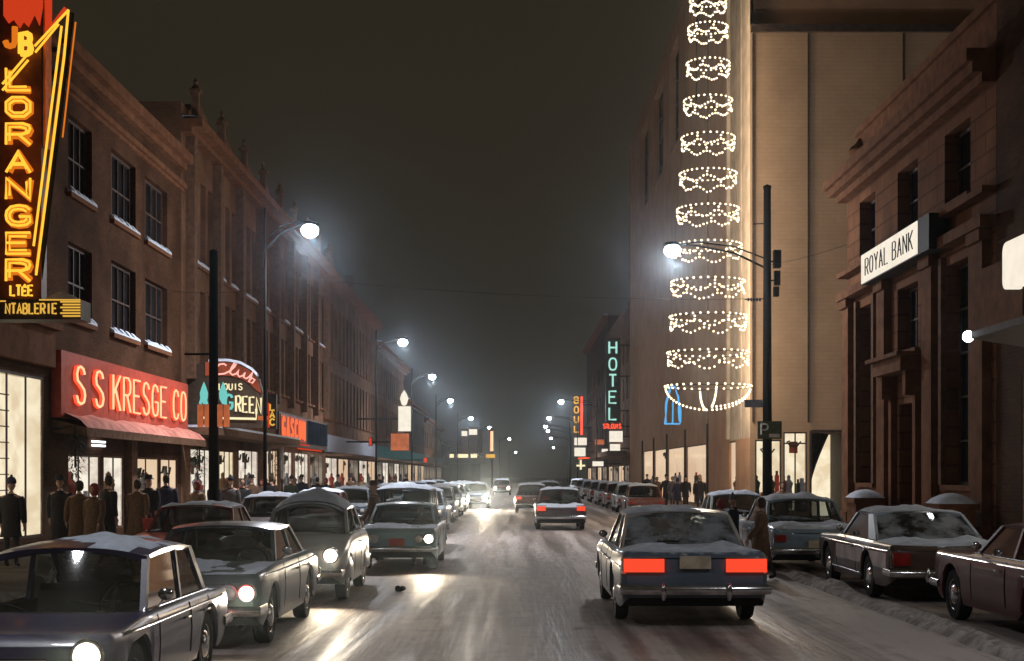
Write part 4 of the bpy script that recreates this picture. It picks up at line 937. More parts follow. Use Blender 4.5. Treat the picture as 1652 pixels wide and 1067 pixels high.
f = MB(); f.box(-.34, .42, -.2, -.165, 0, .56); f.build('plate', M['green_paint'], T); f = MB(); strokes(f, facing(-.2), 'P', -.22, .14, .2, .32, .028, .02); f.build('letter', M['pale_paint'], T, org=(0, 0, 0))
f = MB(); f.box(.02, .36, -.21, -.203, .05, .16); f.build('arrow_strip', M['pale_paint'], T)
# --- left pole with candle decorations, wires
T = thing('utility_pole', 'dark pole before the club sign carrying red candle ornaments', 'pole', (-7.28, 33, 0))
f = MB(); f.lathe([(.2, 0), (.2, .3), (.13, .4), (.1, 7.4), (0, 7.45)], 12); f.tube([(0, 0, 4.9), (-.7, 0, 4.9)], .03); f.build('pole', M['pole'], T, smooth=35)
for i, (px, top) in enumerate(((329, 622), (360, 630))):
    a = P(px, 689, 33)
    T = thing('candle_ornament', ['red candle ornament with teal flame on the left side of the dark pole', 'red candle ornament with teal flame on the right side of the dark pole'][i], 'christmas ornament', (a.x, 33, a.z), 0, 'candle ornaments on the pole')
    f = MB()
    for k in (-1, 1): f.lathe([(.075, 0), (.075, .54 + .0 * k)], 12, (k * .085 + a.x, 33, a.z))
    pieces(f, 'candle', M['sign_orange'], T, 40)
    f = MB(); f.lathe([(.02, .55), (.09, .68), (.1, .82), (.05, .98), (0, 1.1)], 10, (0, 0, 0)); f.build('flame', M['neon_teal'], T, smooth=50)
    f = MB(); f.tube([(0, 0, .1), (-7.28 - a.x, 0, .12)], .025); f.build('bracket', M['black_metal'], T)
# overhead wires
def wire(p, q, sag, label, r=.007):
    p, q = Vector(p), Vector(q); f = MB(); pts = []
    for i in range(17):
        s = i / 16; v = p.lerp(q, s); v.z -= sag * 4 * s * (1 - s); pts.append(v)
    f.tube(pts, r, 5); tag(f.build('overhead_wire', M['black_metal'], org=p, loc=p), label, 'wire', 'overhead wires')
wire((7.85, 43, 7.53), (-7.45, 41, 8.0), .25, 'overhead wire slung across the whole street from the thick pole')
wire((8.1, 43, 8.6), (10, 41, 8.9), .05, 'short overhead wire running from the thick pole to the bank corner')
wire((-7.45, 41, 7.6), (-11, 44, 7.9), .1, 'short wire from the nearest left lamp to the finial block')
# evergreen bunches on the piers
for i, (y, z0, lb) in enumerate([(32.3, 1.95, 'dark evergreen bunch hung at the near end of the variety store'), (45, 1.9, 'dark evergreen bunch between the variety store and the club sign'), (60, 1.9, 'dark evergreen bunch with pale ribbons under the narrow vertical sign')]):
    T = thing('evergreen_bunch', lb, 'christmas ornament', (-10.4, y, z0), 0, 'evergreen bunches on the shop piers')
    f = MB(); R = random.Random(i)
    for k in range(420):
        a = R.uniform(0, 2 * PI); h = R.uniform(0, 1.15); r = .36 * math.sin(PI * (.12 + .8 * h / 1.15)) ** .7 * R.uniform(.3, 1)
        c = Vector((r * math.cos(a), r * math.sin(a), h)); d = Vector((math.cos(a), math.sin(a), R.uniform(-.9, .2))).normalized() * R.uniform(.08, .16); s = Vector((-math.sin(a), math.cos(a), 0)) * .02
        f.add([c - s, c + s, c + d], [(0, 1, 2)])
    f.build('foliage', M['evergreen'], T, fix=False)
    f = MB(); f.tube([(-.55, 0, 1.1), (0, 0, 1.2), (0, 0, .2)], .03); f.build('bracket', M['black_metal'], T)
    if i == 2:
        f = MB()
        for s in (-.3, .25): f.box(-10.4 + s - .06, -10.4 + s + .06, y - .4, y - .38, z0 - .1, z0 + 1.3)
        pieces(f, 'ribbon', M['pale_sash'], T)
# blue tinsel ornament on the department store
T = thing('tinsel_ornament', 'blue lit tinsel bell ornament beside the lowest ring of lights', 'christmas ornament', (8.35, 72, 4.6))
f = MB(); R = random.Random(5)
for k in range(3):
    pts = []
    for i in range(15):
        s = i / 14; a = PI * s; pts.append(Vector((-.38 * math.cos(a) * (1.05 - .3 * math.sin(a)), (k - 1) * .1, 1.95 * math.sin(a) ** .7 + .1)))
    f.tube([p + Vector((R.gauss(0, .03), 0, R.gauss(0, .04))) for p in pts], .035, 5)
f.tube([(-.4, 0, .05), (.4, 0, .05)], .05); f.tube([(0, 0, .1), (.02, 0, 1.2)], .04)
f.build('tinsel', M['neon_blue'], T)
f = MB(); f.tube([(0, 0, 2.0), (.3, 0, 2.15), (1.65, 0, 2.15)], .03); f.build('bracket', M['black_metal'], T)

# ================================================================== TREE OF LIGHTS
D = 57.5 - .35; cxr = 8.11; kp = F / D
T = thing('light_tree', 'hanging tree of lit rings of white bulbs before the department store corner', 'christmas lights', (cxr, D, 0))
yc = [3, 47, 105, 165, 225, 283, 340, 398, 457, 513, 571, 625]; wd = [58, 63, 68.5, 77, 85, 91, 99, 107, 118, 123, 131, 138]
ALLB = MB(); LASTB = []
def bulbs(f, p, r=.046):
    if isinstance(f, list): f.append(p)
    else: f.ball(p, r, 6, 4)
for i in range(12):
    R_ = wd[i] / 2 / kp; z = CAMZ + (CY - yc[i]) / kp; rr = random.Random(i)
    f = MB(); nb = 32 if i > 4 else 26
    hoop = [(R_ * math.cos(2 * PI * j / 32), R_ * math.sin(2 * PI * j / 32), z) for j in range(32)]
    f.tube(hoop, .014, 5, closed=True)
    ring = f.build('light_ring', M['black_metal'], T, org=(0, 0, 0))
    f = LASTB if i == 11 else ALLB
    for j in range(nb):
        a = 2 * PI * (j + .3) / nb; bulbs(f, (R_ * math.cos(a), R_ * math.sin(a), z + .04))
    if i < 11:
        ns = 7; ph = i * .37
        for s in range(ns):
            for q in range(1, 7):
                t_ = q / 7; a = ph + 2 * PI * (s + t_) / ns; bulbs(f, (R_ * .98 * math.cos(a), R_ * .98 * math.sin(a), z - .08 - (.28 + .012 * i) * math.sin(PI * t_) ** .8 + rr.gauss(0, .02)))
            a = ph + 2 * PI * s / ns
            bulbs(f, (R_ * math.cos(a), R_ * math.sin(a), z - .08)); bulbs(f, (R_ * math.cos(a), R_ * math.sin(a), z - .22))
    else:
        for m_ in range(4):
            a0 = m_ * PI / 2 + .05
            for q in range(1, 15):
                t_ = q / 15 * PI / 2; bulbs(f, (R_ * math.cos(a0) * math.cos(t_), R_ * math.sin(a0) * math.cos(t_), z - .95 * math.sin(t_)))
                if m_ == 0: bulbs(f, (R_ * math.cos(.05) * math.cos(t_) * 1.0 , .1, z - .82 * math.sin(t_)))
        for q in range(8):
            for s in (-.06, .06): bulbs(f, (s, -.05, z - .1 - q * .12))
        for j in range(26): a = 2 * PI * (j + .8) / 26; bulbs(f, (R_ * math.cos(a) * .97, R_ * math.sin(a) * .97, z - .1))
    ld = bpy.data.lights.new('ring_light', 'POINT'); ld.energy = 110 + 14 * i; ld.color = (1, .78, .56); ld.shadow_soft_size = .9
    link('ring_light', ld, T, (0, 0, z - .25))
ob = ALLB.build('bulbs', M['bulb'], T, smooth=60); ob['kind'] = 'stuff'
f = MB(); f.ball((0, 0, 0), .05, 6, 4); bm_ = f.mesh('bulb', M['bulb'], smooth=60)
for p in LASTB[:98]: link('bulb', bm_, ring, p)
f = MB()
f.tube([(0, 0, 0.14), (0, 0, 30)], .016, 5)
for s in (-1, 1):
    for q in (1,): f.tube([(s * wd[11] / 2 / kp * .98, q * .25, CAMZ + (CY - 625) / kp), (s * wd[0] / 2 / kp * .9, q * .12, CAMZ + (CY - 3) / kp), (0, 0, 27)], .004, 4)
f.tube([(0, 0, 30), (1.9, .9, 30)], .05); f.build('cable', M['black_metal'], T)
# ================================================================== VEHICLES
def interp(rows, s):
    if s <= rows[0][0]: return rows[0][1:]
    if s >= rows[-1][0]: return rows[-1][1:]
    for i in range(len(rows) - 1):
        a, b_ = rows[i], rows[i + 1]
        if a[0] <= s <= b_[0]:
            p0 = rows[max(0, i - 1)]; p3 = rows[min(len(rows) - 1, i + 2)]; t = (s - a[0]) / (b_[0] - a[0]); o = []
            for k in range(1, len(a)):
                m1 = (b_[k] - p0[k]) / max(1e-6, b_[0] - p0[0]) * (b_[0] - a[0]); m2 = (p3[k] - a[k]) / max(1e-6, p3[0] - a[0]) * (b_[0] - a[0])
                d = b_[k] - a[k]
                if d == 0: m1 = m2 = 0
                else:
                    m1 = max(min(m1 / d, 2.5), 0) * d; m2 = max(min(m2 / d, 2.5), 0) * d
                o.append((2 * t ** 3 - 3 * t * t + 1) * a[k] + (t ** 3 - 2 * t * t + t) * m1 + (-2 * t ** 3 + 3 * t * t) * b_[k] + (t ** 3 - t * t) * m2)
            return o
WHEELS = {}
def wheel_mesh(tr, cap):
    k = (tr, cap)
    if k not in WHEELS:
        f = MB(); w = .09
        f.lathe([(tr * .62, -w * .8), (tr * .8, -w), (tr * .95, -w * .95), (tr, -w * .6), (tr, w * .6), (tr * .95, w * .95), (tr * .8, w), (tr * .62, w * .8), (tr * .58, 0)], 28, ax='x')
        g = MB(); g.lathe([(tr * .62, w * .7), (tr * .6, w * .85), (tr * .5, w * .6), (tr * .42, w * .75), (tr * .36, w * 1.0), (tr * .2, w * 1.15), (0, w * 1.2)], 24, ax='x')
        g.lathe([(tr * .62, -w * .7), (tr * .6, -w * .85), (tr * .5, -w * .6), (tr * .42, -w * .75), (tr * .36, -w), (tr * .2, -w * 1.15), (0, -w * 1.2)], 24, ax='x')
        WHEELS[k] = (f.mesh('wheel', M['tyre'], smooth=40), g.mesh('hubcap', M[cap], smooth=40))
    return WHEELS[k]
PAINTN = [0]
def paint(col, snow=.25, rough=.3, dirt=.35, col2=None):
    PAINTN[0] += 1
    return mat('paint_%d' % PAINTN[0], col, rough, .0, var=.12, scale=2, snow=snow, coat=.25, spec=.3, dirt=dirt)
def gap(x): return x

def car(name, label, cat, x, yfront, facing_us, c, group):
    """c: L W wb fo tr rows belt, A=(base,top) C=(top,base) zr wt ...  s is measured from the front bumper backwards"""
    L, W = c['L'], c['W']; hw = W / 2; tr = c.get('tr', .33); rows = c['rows']
    rz = PI if facing_us else 0
    cy = yfront + L / 2 if facing_us else yfront - L / 2
    T = thing(name, label, cat, (x, cy, 0), rz + c.get('yaw', 0), group)
    Y = lambda s: L / 2 - s
    lod = c.get('lod', 0)
    pm = c['paint']; roofm = c.get('roofpaint', pm)
    sA, sA2 = c['A']; sC2, sC = c['C']; zr = c['zr']; wt = c.get('wt', .74) * hw; wbs = c.get('wb_', .9) * hw
    fw = c['fo']; rw = c['fo'] + c['wb']
    Rz = tr + .075
    def prm(s):
        zc, zs, wf = interp(rows, s)[:3]
        return zc, zs, wf * hw
    def zbot(s):
        e = min(s, L - s); return .25 + .13 * max(0, 1 - e / .5) ** 2
    def arch(s):
        z = zbot(s)
        for wy in (fw, rw):
            if c.get('skirt') and wy == rw: continue
            if abs(s - wy) < Rz: z = max(z, tr + math.sqrt(Rz * Rz - (s - wy) ** 2))
        return z
    def sect(s, cab):
        zc, zs, w = prm(s); zb = zbot(s); za = min(arch(s), zs - .12); zm = zb + .55 * (zs - zb); ins = c.get('crease', 1)
        p = [(0, zb), (.7 * w, zb), (.71 * w, za), (.955 * w, za), (.985 * w, max(za + .002, zb + .12)), (w, max(za + .004, zm)), (.99 * w, zs - .1), (.965 * w, zs - .03), (.915 * w, zs)]
        if cab: p += [(.865 * w, zs - .012), (.84 * w, .34), (0, .34)]
        else: p += [(.78 * w, zs + (zc - zs) * .3), (.5 * w, zs + (zc - zs) * .72), (0, zc)]
        return p
    st = set([0.0, .03, .09, L - .09, L - .03, L]); n = int(L / (.16 if lod == 0 else .3))
    for i in range(n + 1): st.add(round(L * i / n, 3))
    for wy in (fw, rw):
        kk = 10 if lod == 0 else 6
        for i in range(-kk, kk + 1): st.add(round(wy + Rz * math.sin(i / kk * PI / 2), 3))
    st = sorted(q for q in st if abs(q - sA) > .02 and abs(q - sC) > .02)
    stations = [(q, sA < q < sC) for q in st]
    stations += [(sA, False), (sA + .001, True), (sC - .001, True), (sC, False)]; stations.sort()
    B = MB(); doors = c.get('doors', [])
    DM = {}
    sections = []
    for s, cab in stations:
        sc_ = sect(s, cab); e = min(s, L - s); sh = 1.0; dz = 0
        if e < .001: sh = .955; dz = .035
        elif e < .04: sh = .982; dz = .012
        sc_ = [(px * sh, pz - dz if k >= 6 else (pz + dz * .6 if k < 4 else pz)) for k, (px, pz) in enumerate(sc_)]
        sections.append((s, cab, sc_))
    for i in range(len(sections) - 1):
        s0, c0, p0 = sections[i]; s1, c1, p1 = sections[i + 1]; cab = c0 and c1
        for sg in (1, -1):
            for k in range(11):
                q = [(sg * p0[k][0], Y(s0), p0[k][1]), (sg * p0[k + 1][0], Y(s0), p0[k + 1][1]), (sg * p1[k + 1][0], Y(s1), p1[k + 1][1]), (sg * p1[k][0], Y(s1), p1[k][1])]
                mi = 1 if k < 3 else (2 if (c0 or c1) and k >= 9 else 0)
                tgt = B
                if 3 <= k <= 7 and mi == 0:
                    for di, (d0, d1) in enumerate(doors):
                        if d0 <= (s0 + s1) / 2 <= d1: tgt = DM.setdefault((sg, di), MB())
                tgt.add(q, [(0, 1, 2, 3)], mi)
    for s_, cab, p in (sections[0], sections[-1]):
        full = p
        for k in range(11):
            B.add([(full[k][0], Y(s_), full[k][1]), (full[k + 1][0], Y(s_), full[k + 1][1]), (-full[k + 1][0], Y(s_), full[k + 1][1]), (-full[k][0], Y(s_), full[k][1])], [(0, 1, 2, 3)], 0)
    me = B.mesh('body', [pm, M['under'], M['cabin']])
    bm = bmesh.new(); bm.from_mesh(me); bmesh.ops.remove_doubles(bm, verts=bm.verts, dist=.0004); bmesh.ops.recalc_face_normals(bm, faces=bm.faces); bm.to_mesh(me); bm.free()
    me.polygons.foreach_set('use_smooth', [True] * len(me.polygons)); me.set_sharp_from_angle(angle=math.radians(38))
    bodyo = link('body', me, T)
    def sidex(s, z):
        p = sect(s, False); 
        for k in range(3, 8):
            (x0, z0), (x1, z1) = p[k], p[k + 1]
            if min(z0, z1) <= z <= max(z0, z1): return x0 + (x1 - x0) * (0 if z1 == z0 else (z - z0) / (z1 - z0))
        return p[5][0]
    for (sg, di), mb in DM.items():
        me = mb.mesh('door', [pm], fix=False)
        bm = bmesh.new(); bm.from_mesh(me); bmesh.ops.remove_doubles(bm, verts=bm.verts, dist=.0004); bmesh.ops.recalc_face_normals(bm, faces=bm.faces); bm.to_mesh(me); bm.free()
        me.polygons.foreach_set('use_smooth', [True] * len(me.polygons)); me.set_sharp_from_angle(angle=math.radians(38))
        do = link('door', me, T); d0, d1 = doors[di]; zs = prm(d1)[1]; x_ = sidex(d1 - .2, zs - .14)
        h = MB(); h.tube([(sg * (x_ + .012), Y(d1 - .12), zs - .15), (sg * (x_ + .035), Y(d1 - .16), zs - .15), (sg * (x_ + .035), Y(d1 - .26), zs - .15), (sg * (x_ + .012), Y(d1 - .3), zs - .15)], .013, 6)
        link('handle', h.mesh('handle', M['chrome']), do)
        sm = MB()
        for d in (d0, d1): sm.tube([(sg * (sidex(d, z) + .001), Y(d), z) for z in [.36 + (zs - .03 - .36) * q / 6 for q in range(7)]], .005, 4)
        link('seam', sm.mesh('seam', M['under']), do)
    # ---- roof with pillars
    zbA, zbC = prm(sA)[1], prm(sC)[1]
    Rf = MB(); nx, ny = 12, 10; top = []; bot = []
    cr = c.get('crown', .05); dome = c.get('dome', .03)
    oa, oc = sA2 - .06, sC2 + .05
    def roofz(xf, yf): return zr - cr * (abs(xf) ** 2.6) - dome * (abs(2 * yf - 1) ** 2.4)
    for j in range(ny + 1):
        yf = j / ny; s = oa + (oc - oa) * yf; rt, rb = [], []
        for i in range(nx + 1):
            xf = 2 * i / nx - 1; wx = wt * (1 - c.get('plan', .06) * abs(2 * yf - 1) ** 3)
            rt.append((xf * (wx + .03), Y(s), roofz(xf, yf))); rb.append((xf * (wx + .005), Y(s + (.02 if j == 0 else (-.02 if j == ny else 0))), roofz(xf, yf) - .05))
        top.append(rt); bot.append(rb)
    Rf.grid(top); Rf.grid(bot, 1)
    for a, b_ in ((top[0], bot[0]), (top[-1], bot[-1]), ([r[0] for r in top], [r[0] for r in bot]), ([r[-1] for r in top], [r[-1] for r in bot])): Rf.grid([a, b_])
    def panel(b0, b1, t0, t1, th=.05, m=0):   # pillar in the side plane: base from s=b0..b1, top from t0..t1
        for sg in (1, -1):
            def pt(s, up, inn):
                if up: return (sg * (wt + .012 - inn), Y(s), zr - cr - .035)
                zc, zs, w = prm(s); return (sg * (min(.885 * w, w - .06) - inn), Y(s), zs - .012)
            Rf.hexa([pt(b0, 0, 0), pt(b1, 0, 0), pt(t1, 1, 0), pt(t0, 1, 0)], [pt(b0, 0, th), pt(b1, 0, th), pt(t1, 1, th), pt(t0, 1, th)], m)
    pw = c.get('pw', .055)
    panel(sA - .01, sA + pw + .02, sA2 - .03, sA2 + pw)
    cw = c.get('cw', (.1, .1)); panel(sC - cw[0], sC + .0, sC2 - cw[1], sC2 + .04)
    sB = c.get('B');
    if sB: panel(sB - .035, sB + .035, sB - .03, sB + .03)
    for sx in c.get('extra', ()): panel(sx[0] - .03, sx[0] + .03, sx[1] - .03, sx[1] + .03)
    me = Rf.mesh('roof', [roofm, M['cabin']]); bm = bmesh.new(); bm.from_mesh(me); bmesh.ops.remove_doubles(bm, verts=bm.verts, dist=.0004); bmesh.ops.recalc_face_normals(bm, faces=bm.faces); bm.to_mesh(me); bm.free()
    me.polygons.foreach_set('use_smooth', [True] * len(me.polygons)); me.set_sharp_from_angle(angle=math.radians(50))
    rf = link('roof', me, T)
    # ---- glazing
    def screen(nm, sb, stp, bul, gm):
        g = []
        zs, w = prm(sb)[1:]
        for j in range(5):
            t_ = j / 4; r = []
            for i in range(9):
                xf = 2 * i / 8 - 1; ww = (min(.87 * w, w - .07)) * (1 - t_) + (wt - .02) * t_
                s = sb + (stp - sb) * t_ - bul * (1 - xf * xf) * (1 - .4 * t_)
                r.append((xf * ww, Y(s), (zs - .01) * (1 - t_) + (zr - .055 - cr * (abs(xf) ** 2.6)) * t_))
            g.append(r)
        m = MB(); m.grid(g); o = link(nm, m.mesh(nm, gm, smooth=60), T)
        if lod == 0:
            q = MB(); q.tube([g[0][0]] + g[0][1:], .014, 5); q.tube([r[0] for r in g], .012, 5); q.tube([r[-1] for r in g], .012, 5); q.tube(g[-1], .012, 5)
            link('moulding', q.mesh('moulding', M['chrome'], smooth=60), o)
        return o
    screen('windshield', sA, sA2, c.get('bul', .1), c.get('glassA', M['car_glass'])); screen('rear_window', sC, sC2, -c.get('bulC', .07), c.get('glassC', M['car_glass']))
    cuts = [(sA + pw, sA2 + pw)] + ([(sB, sB)] if sB else []) + list(c.get('extra', ())) + [(sC - cw[0], sC2 - cw[1])]
    for (b0, t0), (b1, t1) in zip(cuts[:-1], cuts[1:]):
        for sg in (1, -1):
            m = MB()
            def pt(s, up):
                if up: return (sg * (wt - .01), Y(s), zr - cr - .04)
                zc, zs, w = prm(s); return (sg * (min(.885 * w, w - .06) - .02), Y(s), zs - .012)
            m.add([pt(b0, 0), pt(b1, 0), pt(t1, 1), pt(t0, 1)], [(0, 1, 2, 3)]); link('side_window', m.mesh('side_window', c.get('glassS', M['car_glass'])), T)
    # ---- wheels
    wm, hm = wheel_mesh(tr, c.get('cap', 'chrome'))
    for wy in (fw, rw):
        for sg in (1, -1):
            o = link('wheel', wm, T, (sg * (prm(wy)[2] - .13), Y(wy), tr)); link('hubcap', hm, o)
    # ---- bumpers
    def bumper(s, out, z0, z1, wrap=.35, nm='bumper'):
        m = MB(); e = 0 if out > 0 else L; path = []
        zc, zs, w = prm(.15 if out > 0 else L - .15); w = w + .02
        for i in range(17):
            xf = 2 * i / 16 - 1; path.append((xf * w, Y(e) + out * (.12 - .07 * abs(xf) ** 3)))
        path = [(-w - .01, Y(e) - out * wrap)] + path + [(w + .01, Y(e) - out * wrap)]
        zm = (z0 + z1) / 2; h = (z1 - z0) / 2
        g = [[(px * (1 - .012), py, z0 + .01), (px, py + out * .02, zm - h * .5), (px * 1.002, py + out * .035, zm), (px, py + out * .02, zm + h * .5), (px * (1 - .012), py, z1 - .01)] for px, py in path]
        m.grid(g); g2 = [[(px * .985, py - out * .03, z0 + .012), (px * .985, py - out * .03, z1 - .012)] for px, py in path]; m.grid(g2)
        return link(nm, m.mesh(nm, M['chrome'], smooth=60), T)
    bz = c.get('bz', (.40, .53)); bumper(0, 1, *bz); bo = bumper(0, -1, bz[0] + .02, bz[1] + .02)
    if c.get('guards'):
        for e, out in ((0, 1), (L, -1)):
            for sg in (1, -1):
                m = MB(); m.ball((sg * .42, Y(e) + out * .15, (bz[0] + bz[1]) / 2), .07, 8, 6, sx=.6, sy=.7, sz=1.7); link('bumper_guard', m.mesh('bumper_guard', M['chrome'], smooth=60), T)
    # ---- lamps
    for hx, hz, r, on in c.get('heads', []):
        for sg in (1, -1):
            s_ = c.get('hs', 0); m = MB(); m.lathe([(0, .05), (r * .5, .042), (r * .85, .02), (r, 0)], 18, (sg * hx, Y(s_) + .015, hz), 'y')
            lit = on and not (c.get('one_eye') and sg == c['one_eye'])
            o = link('headlight', m.mesh('headlight', M['head_on' if lit else 'clear_lens'], smooth=60), T)
            m = MB(); k = 20; m.tube([(sg * hx + (r + .012) * math.cos(2 * PI * q / k), Y(s_) + .02, hz + (r + .012) * math.sin(2 * PI * q / k)) for q in range(k)], .02, 6, closed=True); link('bezel', m.mesh('bezel', M['chrome'], smooth=60), o)
            if lit and c.get('beam'):
                ld = bpy.data.lights.new('headlight_beam', 'SPOT'); ld.energy = c['beam'] / sum(1 for h in c['heads'] if h[3]); ld.color = (1, .84, .62); ld.spot_size = math.radians(100); ld.spot_blend = 1; ld.shadow_soft_size = .07
                lo = link('headlight_beam', ld, T, (sg * hx, Y(s_) + .16, hz), (math.radians(84), 0, 0))
    for tx, tz, ww, hh in c.get('tails', []):
        for sg in (1, -1):
            m = MB(); m.box(sg * tx - ww / 2, sg * tx + ww / 2, Y(L) - .05, Y(L) + .025, tz - hh / 2, tz + hh / 2) if not False else None
            o = link('taillight', m.mesh('taillight', M['tail_on' if c.get('tail_lit') else 'red_lens']), T)
            m = MB(); z0, z1, a, b_ = tz - hh / 2 - .02, tz + hh / 2 + .02, sg * tx - ww / 2 - .02, sg * tx + ww / 2 + .02
            m.tube([(a, Y(L) + .02, z0), (b_, Y(L) + .02, z0), (b_, Y(L) + .02, z1), (a, Y(L) + .02, z1)], .014, 5, closed=True)
            for q in range(1, 5 if lod == 0 else 1): xq = a + (b_ - a) * q / 5; m.tube([(xq, Y(L) + .027, z0), (xq, Y(L) + .027, z1)], .006, 4)
            m.tube([(a, Y(L) + .027, (z0 + z1) / 2), (b_, Y(L) + .027, (z0 + z1) / 2)], .008, 4)
            link('bezel', m.mesh('bezel', M['chrome']), o)
    if c.get('plate_f'):
        m = MB(); z = c['plate_f']; m.box(-.16, .16, Y(0) + .02, Y(0) + .05, z - .08, z + .08); link('licence_plate', m.mesh('licence_plate', M[c.get('platem', 'plate')]), T)
    if c.get('plate_r'):
        m = MB(); z, ww = c['plate_r']; m.box(-ww / 2, ww / 2, Y(L) - .06, Y(L) - .02 - 0 + .035, z - .08, z + .08); link('licence_plate', m.mesh('licence_plate', M['plate']), T)
    if c.get('grille'):
        z0, z1, gx, nb = c['grille']; m = MB(); m.box(-gx, gx, Y(0) - .06, Y(0) + .006, z0, z1); o = link('grille', m.mesh('grille', M['under']), T); m = MB()
        for i in range(nb): z = z0 + (z1 - z0) * (i + .5) / nb; m.box(-gx, gx, Y(0) + .007, Y(0) + .022, z - .008, z + .008)
        link('grille_bars', m.mesh('grille_bars', M['chrome']), o)
    # ---- side mouldings
    def strip(nm, s0, s1, zf, h, mt, off=.006):
        n = 24; 
        for sg in (1, -1):
            m = MB(); g = []
            for i in range(n + 1):
                s = s0 + (s1 - s0) * i / n; z = zf(s); z = max(z, arch(s) + h + .01) if h < .08 else z
                hl = h
                if h >= .08: 
                    lo_ = max(z - hl, arch(s) + .02); g.append([(sg * (sidex(s, zz) + off), Y(s), zz) for zz in [lo_ + (z + hl - lo_) * q / 4 for q in range(5)]])
                else: g.append([(sg * (sidex(s, z - hl)), Y(s), z - hl), (sg * (sidex(s, z - hl) + off * 2), Y(s), z - hl * .5), (sg * (sidex(s, z + hl) + off * 2), Y(s), z + hl * .5), (sg * (sidex(s, z + hl)), Y(s), z + hl)])
            m.grid(g); link(nm, m.mesh(nm, M[mt] if isinstance(mt, str) else mt, smooth=50), T)
    for a in c.get('strips', []): strip(*a)
    if lod == 0:
        m = MB()
        for sg in (1, -1): m.tube([(sg * (prm(s)[2] * .885 + .01), Y(s), prm(s)[1] + .006) for s in [sA + (sC - sA) * q / 12 for q in range(13)]], .011, 5)
        link('belt_moulding', m.mesh('belt_moulding', M['chrome'], smooth=60), T)
        # cabin
        for s, z1 in ((c.get('seat1', sA + 1.25), .98), (c.get('seat2', min(sC - .35, sA + 2.15)), .95)):
            m = MB(); ww = hw * .78
            prof = [(s + .02, .36), (s - .5, .36), (s - .52, .52), (s - .05, .56), (s + .06, z1 - .06), (s + .1, z1), (s + .18, z1 - .02), (s + .18, .36)]
            m.prism([(Y(a), b_) for a, b_ in prof], lambda a, b_: Vector((-ww, a, b_)), lambda a, b_: Vector((ww, a, b_))); link('seat', m.mesh('seat', M['seat']), T)
        m = MB(); xx = -hw * .42; cs, cz = sA + .62, .88; k = 18
        m.tube([(xx + .19 * math.cos(2 * PI * q / k), Y(cs + .19 * .5 * math.sin(2 * PI * q / k)), cz + .19 * .86 * math.sin(2 * PI * q / k)) for q in range(k)], .013, 6, closed=True); m.tube([(xx, Y(cs), cz), (xx, Y(cs - .45), cz - .22)], .018); m.tube([(xx - .19, Y(cs), cz), (xx + .19, Y(cs), cz)], .01)
        link('steering_wheel', m.mesh('steering_wheel', M['under'], smooth=60), T)
        m = MB(); m.box(-hw * .8, hw * .8, Y(sA + .3), Y(sA + .02), .6, prm(sA)[1] - .03); link('dashboard', m.mesh('dashboard', M['cabin']), T)
        m = MB()
        for sg in (-.5, .25): m.tube([(sg, Y(sA - .08), prm(sA)[1] + .01), (sg + .12, Y(sA - .03), prm(sA)[1] + .05), (sg + .42, Y(sA + .02), prm(sA)[1] + .09)], .008, 4)
        link('wiper', m.mesh('wiper', M['under']), T)
        m = MB(); xm = prm(sA + .35)[2] * .9; m.ball((-xm - .08, Y(sA + .3), prm(sA)[1] + .12), .07, 8, 5, sy=.4, sz=.8); m.tube([(-xm, Y(sA + .3), prm(sA)[1]), (-xm - .08, Y(sA + .3), prm(sA)[1] + .1)], .01, 5); link('side_mirror', m.mesh('side_mirror', M['chrome'], smooth=60), T)
        m = MB(); m.ball((0, Y(sA2 + .12), zr - .14), .09, 8, 4, sx=1.3, sy=.2, sz=.35); link('rear_view_mirror', m.mesh('rear_view_mirror', M['under']), T)
    # ---- lying snow
    def snow(nm, fn, thr, amp, seed, nu=26, nv=18):
        g = [[None] * (nv + 1) for _ in range(nu + 1)]; hh = [[0] * (nv + 1) for _ in range(nu + 1)]
        for i in range(nu + 1):
            for j in range(nv + 1):
                p = fn(i / nu, j / nv); q = noise.noise((p[0] * 1.7 + seed, p[1] * 1.7, seed)) + .5 * noise.noise((p[0] * 5, p[1] * 5, seed + 3))
                ed = min(i / nu, 1 - i / nu, j / nv, 1 - j / nv); h = (q + thr) * amp; h = min(h, ed * .5)
                hh[i][j] = h; g[i][j] = (p[0], p[1], p[2] + max(0, h) + .002)
        m = MB(); idx = {}
        for i in range(nu):
            for j in range(nv):
                if max(hh[i][j], hh[i + 1][j], hh[i][j + 1], hh[i + 1][j + 1]) > .001:
                    b0 = len(m.v); m.add([g[i][j], g[i + 1][j], g[i + 1][j + 1], g[i][j + 1]], [(0, 1, 2, 3)])
        if not m.v: return
        me = m.mesh(nm, M['snow'], fix=False); bm = bmesh.new(); bm.from_mesh(me); bmesh.ops.remove_doubles(bm, verts=bm.verts, dist=.0003); bmesh.ops.recalc_face_normals(bm, faces=bm.faces); bm.to_mesh(me); bm.free()
        me.polygons.foreach_set('use_smooth', [True] * len(me.polygons)); return me
    if c.get('snow_roof'):
        def rfn(u, v): xf = 2 * u - 1; s = oa + (oc - oa) * v; wx = wt * (1 - c.get('plan', .06) * abs(2 * v - 1) ** 3) + .03; return (xf * wx, Y(s), roofz(xf, v))
        me = snow('snow', rfn, c['snow_roof'], c.get('snow_amp', .1), 2.3 + L)
        if me: link('snow', me, rf)
